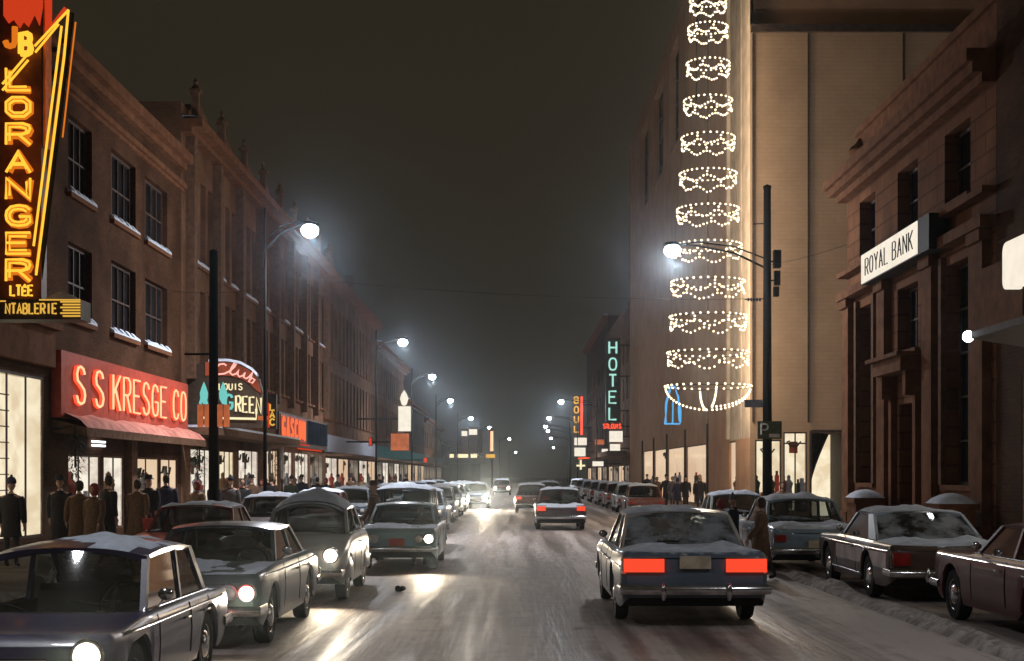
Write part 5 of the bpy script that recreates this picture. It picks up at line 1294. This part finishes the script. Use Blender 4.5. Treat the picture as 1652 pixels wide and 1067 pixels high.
    def deckfn(s0, s1):
        def fn(u, v):
            s = s0 + (s1 - s0) * v; p = sect(s, False); w = p[8][0]; x_ = (2 * u - 1) * w
            ax = abs(x_); z = 0
            for k in range(8, 11):
                (xa, za), (xb, zb) = p[k], p[k + 1]
                if xb <= ax <= xa: z = za + (zb - za) * ((xa - ax) / (xa - xb)); break
            return (x_, Y(s), z)
        return fn
    if c.get('snow_hood'):
        me = snow('snow', deckfn(.12, sA - .12), c['snow_hood'], .09, 7.1)
        if me: link('snow', me, bodyo)
    if c.get('snow_deck'):
        me = snow('snow', deckfn(sC + .1, L - .1), c['snow_deck'], .09, 4.7)
        if me: link('snow', me, bodyo)
    return T

def sedan(L=4.6, W=1.74, hood=.9, nose=.76, deck=.88, tail=.76, belt=.92, zr=1.4, A=(1.4, 1.95), C=(3.05, 3.6), wb=2.75, fo=.8, **k):
    rows = [(0, nose, nose + .01, .93), (.1, nose + .06, nose + .065, .965), (.45, hood - .05, hood - .03, .99), (A[0] - .05, hood + .015, belt, 1.0), (A[0] + 1, belt, belt, 1.0), (C[1], deck + .02, belt - .005, 1.0), (L - .4, deck - .02, deck, .985), (L - .08, tail + .05, tail + .07, .955), (L, tail, tail + .02, .93)]
    d = dict(L=L, W=W, rows=rows, A=A, C=C, zr=zr, wb=wb, fo=fo, B=(A[0] + C[1]) / 2 + .1, doors=[(A[0] + .12, (A[0] + C[1]) / 2 + .1), ((A[0] + C[1]) / 2 + .12, C[1] - .25)], heads=[(W * .37, nose - .1, .085, False)], tails=[(W * .38, tail - .1, .2, .12)], grille=(.5, nose - .06, W * .3, 4))
    d.update(k); return d
Q = 'cars queued in the oncoming lane'; PL = 'cars parked along the left kerb'; PR = 'cars parked along the right kerb'; MV = 'cars driving away on the right'
# A: nearest car, dark, lower left
pA = paint((.045, .038, .085), snow=.12, dirt=.15)
cA = sedan(L=4.25, W=1.62, hood=.82, nose=.73, belt=.85, deck=.83, zr=1.42, A=(1.2, 1.5), C=(3.0, 3.45), wb=2.5, fo=.72, paint=pA, heads=[(.61, .64, .1, True)], one_eye=1, crown=.075, dome=.05, wt=.8, snow_roof=-.02, snow_amp=.06, beam=150, glassS=M['wet_glass'], glassC=M['wet_glass'], bul=.06,
           strips=[('side_trim', .35, 3.9, lambda s: .76, .012, 'chrome')], grille=(.5, .62, .3, 3), cw=(.12, .1), plan=.03, pw=.05)
car('dark_compact_car', 'nearest car, dark purple compact with a snowy roof and one round lit headlight', 'car', -3.8, 10.2, True, cA, Q)
# B: sedan with snow patches on the hood
pB = paint((.07, .085, .10), snow=.05, dirt=.35)
cB = sedan(L=4.7, W=1.74, hood=.92, nose=.8, belt=.93, zr=1.38, A=(1.45, 2.0), C=(3.2, 3.75), wb=2.8, fo=.85, paint=pB, heads=[(.70, .66, .082, True), (.50, .66, .075, False)], one_eye=1, grille=None, plate_f=.56, platem='sign_dark', snow_hood=.12, beam=130, cw=(.12, .1), guards=True,
           strips=[('side_trim', .3, 4.4, lambda s: .84, .012, 'chrome')])
car('grey_sedan', 'dark grey sedan with patchy snow on its bonnet and paired round headlights', 'car', -3.7, 15.3, True, cB, Q)
# C: rounded old sedan
pC = paint((.26, .26, .25), snow=.2, dirt=.35)
cC = dict(L=4.2, W=1.62, wb=2.4, fo=.78, tr=.34, A=(1.35, 1.72), C=(2.9, 3.55), zr=1.6, wt=.74, crown=.14, dome=.09, plan=.14, B=2.35, paint=pC, belt=1,
          rows=[(0, .72, .60, .8), (.12, .86, .72, .9), (.5, .99, .84, .98), (1.3, 1.05, 1.0, .97), (2.4, 1.02, 1.02, .97), (3.5, 1.04, 1.0, .96), (3.95, .86, .82, .92), (4.2, .6, .58, .84)],
          doors=[(1.45, 2.35)], heads=[(.58, .74, .1, True)], one_eye=1, hs=-.02, tails=[(.6, .62, .1, .14)], grille=(.48, .7, .26, 6), beam=220, snow_roof=.8, snow_amp=.1, guards=True, cw=(.2, .2), bul=.05)
T = car('rounded_old_car', 'rounded older pale car with a thick snow cap on its roof and one glaring headlight', 'car', -3.42, 21.1, True, cC, Q)
for sg in (1, -1):     # bulging front and rear wings
    for s, ln in ((.72, .62), (3.2, .6)):
        f = MB(); rows = []
        for i in range(13):
            t_ = -1 + 2 * i / 12; r = math.sqrt(max(0, 1 - t_ * t_)); row = []
            for j in range(9):
                a = PI * j / 8; row.append((sg * (.62 + .22 * r * math.sin(a)), 4.2 / 2 - s - t_ * ln, .40 + .50 * r * math.cos(a) * .9 if j < 4 else max(.40 + .5 * r * math.cos(a) * .9, .36)))
            rows.append(row)
        f.grid(rows); link('wing', f.mesh('wing', pC, smooth=60), T)
# D: light blue grey compact
pD = paint((.19, .28, .31), snow=.12, dirt=.3)
cD = sedan(L=4.5, W=1.66, hood=.9, nose=.82, belt=.92, zr=1.38, A=(1.3, 1.9), C=(3.1, 3.7), wb=2.75, fo=.8, paint=pD, heads=[(.66, .67, .085, True), (.46, .67, .075, False)], one_eye=1, grille=None, plate_f=.6, platem='sign_red', beam=220, snow_hood=.2, crown=.045)
car('blue_grey_sedan', 'pale blue grey sedan with a reddish front plate and one bright headlight of its pair', 'car', -2.42, 28.0, True, cD, Q)
# E: taller wagon behind
pE = paint((.07, .09, .12), snow=.3)
cE = sedan(L=4.6, W=1.75, hood=1.0, nose=.86, belt=1.02, zr=1.66, A=(1.3, 1.7), C=(4.2, 4.45), wb=2.7, fo=.8, paint=pE, B=2.5, heads=[(.68, .72, .09, False)], wt=.82, extra=[(3.4, 3.4)], snow_roof=.4, deck=1.0, tail=.9)
car('station_wagon', 'tall dark station wagon with a pale lit windscreen right behind the pale blue grey sedan', 'car', -2.95, 34.5, True, cE, Q)
# parked left
pP = paint((.2, .03, .02), snow=.1, dirt=.1)
cP = sedan(L=4.9, W=1.85, zr=1.44, paint=pP, snow_roof=.1)
car('red_parked_car', 'dark red parked car with a bright chrome windscreen pillar before the variety store', 'car', -6.05, 24.0, True, cP, PL)
pP2 = paint((.16, .1, .1), snow=.25)
cP2 = sedan(L=4.7, W=1.8, zr=1.46, paint=pP2, snow_roof=.3, A=(1.3, 1.9), C=(3.3, 3.9))
car('maroon_parked_car', 'brownish parked car with a pinkish window, left of the snow capped old car', 'car', -6.25, 33.0, True, cP2, PL)
# right parked
pR0 = paint((.22, .29, .36), snow=.4, dirt=.3)
cR0 = sedan(L=4.9, W=1.85, zr=1.52, belt=.98, deck=.96, tail=.84, hood=.96, paint=pR0, snow_roof=.35, snow_deck=.5, A=(1.5, 2.0), C=(3.4, 3.9), strips=[('side_trim', .4, 4.6, lambda s: .78, .012, 'chrome')], tails=[(.72, .72, .22, .14)], plate_r=(.6, .32), cw=(.1, .1))
car('pale_parked_sedan', 'pale blue grey parked sedan with shop lights showing through its rear window', 'car', 6.0, 32.0, False, cR0, PR)
pR1 = paint((.09, .055, .04), snow=.12, dirt=.2); silver = mat('silver_panel', (.62, .57, .55), .35, .6, scale=3)
roofR1 = paint((.42, .48, .56), snow=.6, dirt=0)
cR1 = sedan(L=5.3, W=1.98, zr=1.42, belt=.93, deck=.92, tail=.84, hood=.92, nose=.82, paint=pR1, roofpaint=roofR1, snow_roof=.25, snow_deck=.4, A=(1.7, 2.3), C=(3.4, 4.15), wb=3.05, fo=.9, tr=.35, glassC=M['frost_glass'], cw=(.5, .28), B=None, doors=[(1.75, 3.2)], bulC=.1,
            strips=[('side_panel', 1.75, 5.1, lambda s: .66, .12, silver), ('side_trim', .3, 5.15, lambda s: .81, .014, 'chrome'), ('sill_trim', 1.4, 3.9, lambda s: .36, .016, 'chrome')], tails=[(.78, .7, .26, .2)], plate_r=(.58, .32), guards=True, yaw=-.015)
car('two_tone_hardtop', 'parked two tone hardtop with a pale roof, frosted rear window and silver side panel', 'car', 6.72, 26.1, False, cR1, PR)
pR2 = paint((.10, .018, .010), snow=.05, dirt=.05)
cR2 = sedan(L=5.1, W=1.95, zr=1.42, belt=.95, hood=.95, nose=.86, paint=pR2, A=(1.6, 2.2), C=(3.5, 4.1), wb=3.0, fo=.88, tr=.35, strips=[('side_trim', .2, 4.8, lambda s: .88, .012, 'chrome')], guards=True)
car('dark_red_parked_car', 'dark maroon parked car cut off by the lower right corner', 'car', 6.95, 19.6, False, cR2, PR)
# moving away
pM1 = paint((.12, .16, .21), snow=.45, dirt=.3); roofM = paint((.55, .5, .46), snow=.3, dirt=0)
cM1 = sedan(L=5.2, W=1.98, zr=1.5, belt=.97, deck=.99, tail=.93, hood=.95, nose=.86, paint=pM1, roofpaint=roofM, A=(1.6, 2.15), C=(3.3, 3.95), wb=3.0, fo=.9, tr=.35, snow_deck=.55, snow_roof=.2, tail_lit=True, tails=[(.66, .82, .52, .17)], plate_r=(.86, .4), glassC=M['frost_glass'],
            strips=[('side_trim', .3, 5.0, lambda s: .8, .016, 'chrome')], guards=True, bz=(.42, .56), yaw=.0)
car('tail_lit_car', 'dark car with a white roof and wide glowing red tail lights driving away', 'car', 2.33, 22.8, False, cM1, MV)
pM3 = paint((.06, .045, .045), snow=.2)
cM3 = sedan(L=4.9, W=1.85, zr=1.48, paint=pM3, tail_lit=True, tails=[(.7, .78, .3, .16)], snow_deck=.3, snow_roof=.3, lod=0)
car('brown_moving_car', 'dark brown car with small red tail lights farther ahead in the right lane', 'car', 1.65, 53, False, cM3, MV)
# far cars: oncoming, queue, parked rows share two meshes
pF1 = paint((.09, .12, .17), snow=.5); pF2 = paint((.14, .045, .03), snow=.3); pF3 = paint((.26, .28, .28), snow=.4)
def far(name, label, x, y, us, p, group, **k):
    d = sedan(L=4.7, W=1.8, zr=1.48, paint=p, lod=1, snow_roof=.35, **k); return car(name, label, 'car', x, y, us, d, group)
o1 = far('oncoming_car', 'oncoming car with both headlights glaring, alone on the open lane beyond the queue', -2.3, 78, True, pF1, 'oncoming cars in the middle of the street', heads=[(.62, .66, .13, True)], beam=4000)
far('oncoming_car', 'far oncoming car with small bright headlights right of the glaring pair', -1.2, 128, True, pF2, 'oncoming cars in the middle of the street', heads=[(.62, .66, .14, True)])
far('moving_car', 'small car with faint tail lights ahead of the brown moving car', .9, 74, False, pF2, MV, tail_lit=True, tails=[(.68, .78, .3, .14)])
far('moving_car', 'pale roofed small car driving away farthest in the middle of the lane', 2.4, 98, False, pF3, MV, tail_lit=True, tails=[(.68, .78, .3, .14)])
p0 = far('parked_car', 'first dim parked car behind the tall dark station wagon', -3.2, 45.5, True, pF1, Q)
p1 = far('parked_car', 'brown parked car with snow on its roof past the brownish car at the left kerb', -6.2, 41.5, True, pF2, PL)
p2 = far('parked_car', 'snowy parked car ahead of the pale parked sedan at the right kerb', 6.1, 40.6, False, pF3, PR)
lbq = ['second', 'third', 'fourth', 'fifth', 'sixth']
for i, y in enumerate((55, 63, 71.5, 80, 91)): dup(p0, (-3.3 - .05 * i, y + 2.35, 0), PI, f'{lbq[i]} dim car of the queue behind the tall station wagon')
for i, y in enumerate((50, 58, 66, 75, 84, 95, 108)): dup(p1 if i % 2 else p0, (-6.25, y + 2.35, 0), PI, ['second parked car past the brownish car at the left kerb', 'third parked car past the brownish car at the left kerb', 'fourth parked car past the brownish car at the left kerb', 'parked car at the left kerb below the white box sign', 'parked car at the left kerb just past the orange box sign', 'second last visible parked car at the left kerb before the theatre', 'farthest visible parked car at the left kerb before the theatre'][i], PL)
for i, y in enumerate((68, 75, 83, 91, 100, 111, 122, 134)): dup(p2 if i % 2 else p1, (6.15 , y - 2.35, 0), 0, ['snowy parked car at the right kerb by the first lit store window', 'parked car at the right kerb before the second lit store window', 'parked car at the right kerb near the third lit store window', 'parked car at the right kerb below the fourth lit store window', 'parked car at the right kerb below the fifth lit store window', 'parked car at the right kerb just before the hotel canopy', 'parked car at the right kerb below the hotel letters', 'farthest parked car at the right kerb past the hotel'][i], PR)
# ================================================================== PEOPLE
SKIN = mat('skin', (.42, .24, .17), .55, var=.1)
HAIR = mat('hair', (.05, .03, .02), .7)
COATM = {k: mat('coat_' + k, c, .9, var=.2, scale=18) for k, c in dict(brown=(.13, .075, .045), black=(.025, .022, .024), grey=(.11, .10, .10), navy=(.035, .035, .06), camel=(.28, .19, .11), red=(.22, .04, .035), green=(.05, .065, .045)).items()}
TROU = mat('trousers', (.04, .035, .035), .85)
def person_mesh(h=1.72, stride=.2, swing=.15, female=False, seated=False, turn=0):
    k = h / 1.75
    V = []; E = []; R = []
    def v(p, r, par=None):
        V.append(Vector(p) * k); R.append((r if isinstance(r, tuple) else (r, r))); i = len(V) - 1
        if par is not None: E.append((par, i))
        return i
    hz = .93 if not seated else .5
    pel = v((0, 0, hz), (.155, .115))
    wa = v((0, .01, hz + .17), (.145, .105), pel); ch = v((0, .0, hz + .38), (.165, .115), wa); nk = v((0, -.005, hz + .55), (.062, .062), ch); v((0, .012, hz + .64), (.055, .055), nk)
    for sg in (1, -1):
        st = stride * sg
        hp = v((sg * .09, 0, hz - .06), (.1, .1), pel)
        if seated:
            kn = v((sg * .12, .44, hz - .02), .066, hp); an = v((sg * .12, .5, .1), .045, kn); v((sg * .12, .64, .05), (.045, .035), an)
        else:
            kn = v((sg * .1, st * .55 + .03, .5), .064, hp); an = v((sg * .1, st * (1 if st > 0 else 1.2), .09), .046, kn); v((sg * .11, st * (1 if st > 0 else 1.2) + .15, .04), (.045, .032), an)
        sh = v((sg * .18, 0, hz + .47), .07, ch)
        if seated: el = v((sg * .25, .12, hz + .22), .05, sh); wr = v((sg * .2, .38, hz + .3), .034, el); d = Vector((-.1 * sg, .9, .2)).normalized()
        else: el = v((sg * .245, -swing * sg * .5, hz + .2), .05, sh); wr = v((sg * .25, -swing * sg * 1.3 + .08, hz - .04), .034, el); d = Vector((0, .18, -1)).normalized()
        pb = v(Vector(V[wr]) / k + d * .05, (.036, .02), wr)
        sd = Vector((0, 1, 0)) if not seated else Vector((1, 0, 0))
        for q, ln in enumerate((.075, .085, .08, .065)):
            b0 = Vector(V[pb]) / k + sd * (q - 1.5) * .019 + d * .03; a = v(b0, .009, pb); m = v(b0 + d * ln * .55 + Vector((-sg * .008, 0, 0)), .0085, a); v(b0 + d * ln + Vector((-sg * .025, 0, .0)), .007, m)
        a = v(Vector(V[wr]) / k + d * .045 + sd * .035, .011, wr); v(Vector(V[wr]) / k + d * .085 + sd * .05, .009, a)
    me = bpy.data.meshes.new('p'); me.from_pydata(V, E, []); ob = bpy.data.objects.new('p', me); COL.objects.link(ob)
    md = ob.modifiers.new('s', 'SKIN'); 
    for i, d in enumerate(me.skin_vertices[0].data): d.radius = (R[i][0] * k, R[i][1] * k); d.use_root = (i == 0)
    s2 = ob.modifiers.new('ss', 'SUBSURF'); s2.levels = 1; s2.render_levels = 1
    dg = bpy.context.evaluated_depsgraph_get(); dg.update(); res = bpy.data.meshes.new_from_object(ob.evaluated_get(dg)); bpy.data.objects.remove(ob)
    res.materials.clear()
    for mt in (SKIN, TROU, HAIR): res.materials.append(mt)
    bm = bmesh.new(); bm.from_mesh(res)
    for f in bm.faces:      # trousers below the hip, skin elsewhere
        z = f.calc_center_median().z; f.material_index = 1 if (z < (hz + .02) * k and abs(f.calc_center_median().x) < .2 * k) else 0; f.smooth = True
    # head joined into the same mesh
    hc = Vector((0, .02, hz + .735)) * k; n, m_ = 16, 12; grid = []
    for j in range(m_ + 1):
        a = -PI / 2 + PI * j / m_; row = []
        for i in range(n):
            t_ = 2 * PI * i / n; x = .074 * math.cos(a) * math.cos(t_); y = .094 * math.cos(a) * math.sin(t_); z = .118 * math.sin(a)
            if z < 0: x *= 1 + z * 2.6; y *= 1 + z * 1.2
            fy = max(0, math.sin(t_))
            if fy > .93 and -.045 < z < .02: y += .024 * (1 - abs(z + .02) / .05)       # nose
            if .6 < fy < .97 and .0 < z < .03: y -= .01                                 # eye sockets
            if fy > .85 and -.075 < z < -.05: y += .006                                 # lips
            if abs(math.cos(t_)) > .96 and -.035 < z < .03: x *= 1.16                   # ears
            row.append(bm.verts.new(hc + Vector((x, y, z)) * k))
        grid.append(row)
    for j in range(m_):
        for i in range(n):
            try:
                f = bm.faces.new([grid[j][i], grid[j][(i + 1) % n], grid[j + 1][(i + 1) % n], grid[j + 1][i]]); f.smooth = True
            except ValueError: pass
    bmesh.ops.remove_doubles(bm, verts=[v_ for r in (grid[0], grid[-1]) for v_ in r], dist=.0005)
    for sg in (1, -1):
        c_ = bmesh.ops.create_icosphere(bm, subdivisions=1, radius=.012 * k, matrix=Matrix.Translation(hc + Vector((sg * .03, .084, .016)) * k))
        for f in {f for v_ in c_['verts'] for f in v_.link_faces}: f.material_index = 2
    bm.to_mesh(res); bm.free()
    return res, k, hz
def coat_mesh(k, hz, length, flare=1.0, stride=.2, swing=.15, seated=False):
    f = MB(); n = 18; rows = []
    for z, rx, ry in ((hz + .535, .075, .075), (hz + .52, .14, .1), (hz + .46, .225, .135), (hz + .36, .225, .155), (hz + .17, .195, .145), (hz + .0, .205 * flare, .16 * flare), (hz - .2, .22 * flare, .19 * flare), (length, .245 * flare, .235 * flare)):
        if seated and z < hz - .05: continue
        rows.append([((rx * math.cos(2 * PI * j / n) + .008 * math.sin(5 * j + z * 9)) * k, ry * math.sin(2 * PI * j / n) * k, z * k) for j in range(n + 1)])
    f.grid(rows)
    for sg in (1, -1):
        if seated: pts = [(sg * .19, 0, hz + .47), (sg * .26, .12, hz + .22), (sg * .21, .35, hz + .29)]
        else: pts = [(sg * .17, 0, hz + .48), (sg * .215, -swing * sg * .1, hz + .4), (sg * .252, -swing * sg * .5, hz + .2), (sg * .255, -swing * sg * 1.25 + .07, hz - .02)]
        f.tube([Vector(p) * k for p in pts], [.085 * k, .082 * k, .07 * k, .055 * k][:len(pts)], 9)
    f.tube([(.085 * math.cos(2 * PI * j / 12) * k, (.085 * math.sin(2 * PI * j / 12) + .005) * k, (hz + .545) * k) for j in range(12)], .026 * k, 6, closed=True)
    return f
def hat_mesh(kind, k, hz):
    c = Vector((0, .015, hz + .74)) * k; f = MB()
    if kind == 'hat':   # brimmed felt hat
        f.lathe([(.0, .0), (.14, -.005), (.145, .01), (.098, .02), (.094, .09), (.075, .12), (.03, .108), (0, .105)], 16, c + Vector((0, 0, .055)) * k)
    elif kind == 'toque':
        f.lathe([(.088, .0), (.098, .03), (.092, .08), (.06, .13), (0, .15)], 14, c + Vector((0, 0, .03)) * k); f.ball(c + Vector((0, 0, .19)) * k, .03, 8, 5)
    elif kind == 'scarf':
        f.lathe([(.06, -.13), (.095, -.06), (.1, .02), (.085, .09), (.05, .125), (0, .135)], 14, c + Vector((0, -.02, 0)) * k)
    else:               # hair
        f.lathe([(.05, -.1), (.088, -.04), (.092, .03), (.08, .085), (.045, .122), (0, .13)], 14, c + Vector((0, -.022, 0)) * k)
    return f
PROT = []
for i, (h, st, sw, ln, fl, hat) in enumerate([(1.76, .22, .14, .45, .95, 'hat'), (1.62, .14, .1, .42, 1.12, 'scarf'), (1.72, .0, .03, .62, .9, 'toque'), (1.68, .26, .16, .38, 1.05, 'hair'), (1.8, .05, .04, .7, .9, 'hair')]):
    me, k, hz = person_mesh(h, st, sw); PROT.append((me, coat_mesh(k, hz, ln, fl, st, sw), hat_mesh(hat, k, hz), hat))
CACHE = {}
def person(px, d, which, coat, label, hatc='black', rz=0, x=None, group=None, z=.135):
    me, cm, hm, hat = PROT[which]; X = (px - CX) / F * d if x is None else x
    T = thing('person', label, 'person', (X, d, z), rz, group)
    link('body_mesh', me, T).name = 'body'
    kc = (which, coat); kh = (which, 'h' + hatc)
    if kc not in CACHE: CACHE[kc] = cm.mesh('coat', COATM[coat], smooth=60)
    if kh not in CACHE: CACHE[kh] = hm.mesh('hat' if hat != 'hair' else 'hair', HAIR if hat == 'hair' else COATM[hatc], smooth=60)
    link('coat', CACHE[kc], T); link('hair' if hat == 'hair' else 'hat', CACHE[kh], T)
    return T
G1 = 'people walking on the left pavement'
hatn = ['brimmed hat', 'headscarf', 'knitted cap', 'dark hair', 'cropped hair']
Lp = [ # px, depth, proto, coat, where
 (18, 27.2, 2, 'black', 'in front of the bright cream show window'), (97, 29.5, 0, 'black', 'by the dark pier at the variety store corner'),
 (128, 29.0, 3, 'brown', 'just right of the pier under the red letters'), (152, 28.3, 1, 'brown', 'beside the wide brown coat under the canopy'), (176, 30.0, 4, 'black', 'before the grey pilaster of the variety store'),
 (222, 33.0, 3, 'brown', 'right of the grey pilaster of the variety store'), (240, 35.0, 0, 'black', 'between the pilaster and the thin window bar'), (268, 36.5, 4, 'navy', 'silhouetted on the warm window with the hanging stripes'),
 (318, 37.5, 1, 'camel', 'under the evergreen bunch before the club sign'), (345, 36.0, 0, 'black', 'behind the dark pole with the candles'), (372, 40.0, 2, 'grey', 'below the club sign'), (392, 43.0, 3, 'black', 'below the cream letters of the club sign'),
 (406, 47.0, 0, 'brown', 'at the white window right of the club sign'), (423, 50.0, 1, 'grey', 'near the evergreen bunch with ribbons'), (438, 46.0, 4, 'black', 'under the evergreen bunch with ribbons'), (470, 56.0, 2, 'green', 'below the orange facade letters'),
 (487, 60.0, 0, 'navy', 'at the end of the orange facade letters'), (512, 62.0, 3, 'black', 'before the second white window past the orange letters'), (526, 64.0, 1, 'black', 'hunched beside the window past the orange letters'), (545, 70.0, 0, 'grey', 'near the gabled block'),
 (566, 78.0, 2, 'brown', 'by the doors of the gabled block'), (585, 84.0, 1, 'camel', 'in the light of the gabled block'), (612, 92.0, 0, 'black', 'below the white box sign'), (634, 100.0, 3, 'brown', 'below the orange box sign'), (655, 112.0, 4, 'black', 'past the orange box sign')]
for i, (px, d, w, ct, wh) in enumerate(Lp):
    person(px, d, w, ct, f'person in {ct} coat, {hatn[w]}, {wh}', ['black', 'red', 'navy', 'black', 'brown'][w], rz=[0, PI, .4, PI - .3, -.8][i % 5], group=G1)
PARC = {}
for i, (px, d, hh, col, lb) in enumerate([(128, 29.0, .34, 'shop_paper', 'brown paper shopping bag held low by the brown coat right of the pier'), (222, 33.0, .3, 'red_paper', 'red paper parcel held by the walker right of the grey pilaster'), (268, 36.5, .36, 'white_paper', 'white shopping bag held beside the navy coat at the striped warm window'), (372, 40.0, .32, 'shop_paper', 'tan paper bag carried below the club sign'), (438, 46.0, .3, 'white_paper', 'pale parcel carried under the ribboned evergreen bunch')]):
    X = (px - CX) / F * d + .3; T = thing('shopping_bag', lb, 'shopping bag', (X, d - .1, .135 + .5), .3 * i, 'parcels carried by shoppers')
    mm = PARC.setdefault(col, mat(col, dict(shop_paper=(.32, .2, .1), red_paper=(.4, .05, .04), white_paper=(.6, .57, .5))[col], .8))
    f = MB(); f.hexa([(-.13, -.05, 0), (.13, -.05, 0), (.13, .05, 0), (-.13, .05, 0)], [(-.15, -.06, hh), (.15, -.06, hh), (.15, .06, hh), (-.15, .06, hh)]); f.build('bag', mm, T)
    f = MB(); f.tube([(-.07, 0, hh), (-.05, 0, hh + .12), (.05, 0, hh + .12), (.07, 0, hh)], .008, 5); f.build('handle', mm, T)
G2 = 'people walking on the right pavement'
for i, (px, d, w, ct, wh) in enumerate([(1060, 92, 1, 'brown', 'by the second lit store window'), (1075, 80, 0, 'black', 'leftmost one by the third lit store window'), (1085, 78, 3, 'grey', 'middle one by the third lit store window'), (1093, 76, 1, 'navy', 'rightmost one by the third lit store window'),
        (1106, 74, 2, 'black', 'between the third and fourth lit store windows'), (1129, 63, 4, 'black', 'standing alone against the large lit store window'), (1044, 104, 0, 'black', 'small, by the farthest lit store window'), (1262, 46, 3, 'brown', 'behind the thick dark pole near the corner windows')]):
    person(px, d, w, ct, f'person in {ct} coat, {hatn[w]}, {wh}', 'black', rz=[PI, .2, PI, .5, PI][i % 5], group=G2, x=min((px - CX) / F * d, 9.6) if d < 57.8 else None, z=.135 if i < 7 else 0)
person(1163, 29.5, 1, 'black', 'person in a black coat and red headscarf crossing left of the pale parked sedan', 'red', rz=1.2, z=0).scale = (.88,) * 3
person(1183, 30.2, 2, 'navy', 'person in a navy coat and knitted cap crossing beside the red headscarf', 'grey', rz=1.2, z=0).scale = (.86,) * 3
person(1228, 26.0, 3, 'brown', 'person in a brown coat with dark hair stepping out at the pale sedan tail', rz=1.4, z=0).scale = (.9,) * 3
person(604, 32.8, 0, 'brown', 'person in a brown coat and brimmed hat crossing between the queued cars', 'brown', rz=1.5, z=0)
# drivers
me, k, hz = person_mesh(1.75, seated=True); cmS = coat_mesh(k, hz, .4, 1, seated=True).mesh('coat', COATM['brown'], smooth=60); hmS = hat_mesh('hat', k, hz).mesh('hat', COATM['brown'], smooth=60); hmH = hat_mesh('hair', k, hz).mesh('hair', HAIR, smooth=60)
def driver(x, y, z, rz, label, hat=True):
    T = thing('person', label, 'person', (x, y, z), rz, 'drivers in their cars'); link('body', me, T); link('coat', cmS, T); link('hat' if hat else 'hair', hmS if hat else hmH, T)
driver(-3.8 + .36, 10.2 + 2.2, -.03, PI, 'driver in a brimmed hat behind the wheel of the nearest dark compact')
driver(-3.7 + .36, 15.3 + 2.55, -.02, PI, 'driver with dark hair behind the wheel of the grey sedan', False)
driver(-2.42 + .34, 28.0 + 2.35, -.03, PI, 'driver in a hat behind the wheel of the pale blue grey sedan')

# ================================================================== SKY, AIR, CAMERA
w = bpy.data.worlds.new('World'); sc.world = w; w.use_nodes = True
bg = w.node_tree.nodes['Background']; bg.inputs[0].default_value = (1.0, .79, .48, 1); bg.inputs[1].default_value = .024
f = MB(); f.box(-720, 720, -720, 720, -1.05, 45)
m, t, N, K = nt('haze'); out = N.new('ShaderNodeOutputMaterial'); pv = N.new('ShaderNodeVolumePrincipled'); K.new(pv.outputs[0], out.inputs['Volume'])
pv.inputs['Density'].default_value = HAZE; pv.inputs['Color'].default_value = (.75, .88, 1, 1); pv.inputs['Anisotropy'].default_value = .95
hz_ = f.build('haze', m); hz_['kind'] = 'stuff'
cam = bpy.data.cameras.new('camera'); co = link('camera', cam, None, (0, 0, CAMZ), (PI / 2, 0, 0))
cam.sensor_width = 36; cam.lens = 36 * F / 1652; cam.shift_y = (CY - 533.5) / 1652; cam.shift_x = -(CX - 826) / 1652
cam.clip_end = 3000; cam.clip_start = .1; sc.camera = co
vs = sc.view_settings; vs.view_transform = 'Standard'; vs.look = 'None'; vs.exposure = EXPO; vs.gamma = 1
cy = sc.cycles; cy.use_denoising = True
try: cy.denoiser = 'OPENIMAGEDENOISE'
except Exception: pass
cy.max_bounces = 6; cy.diffuse_bounces = 2; cy.glossy_bounces = 3; cy.transmission_bounces = 4; cy.transparent_max_bounces = 14; cy.volume_bounces = 0
cy.sample_clamp_indirect = 3; cy.caustics_reflective = False; cy.caustics_refractive = False; cy.use_light_tree = True
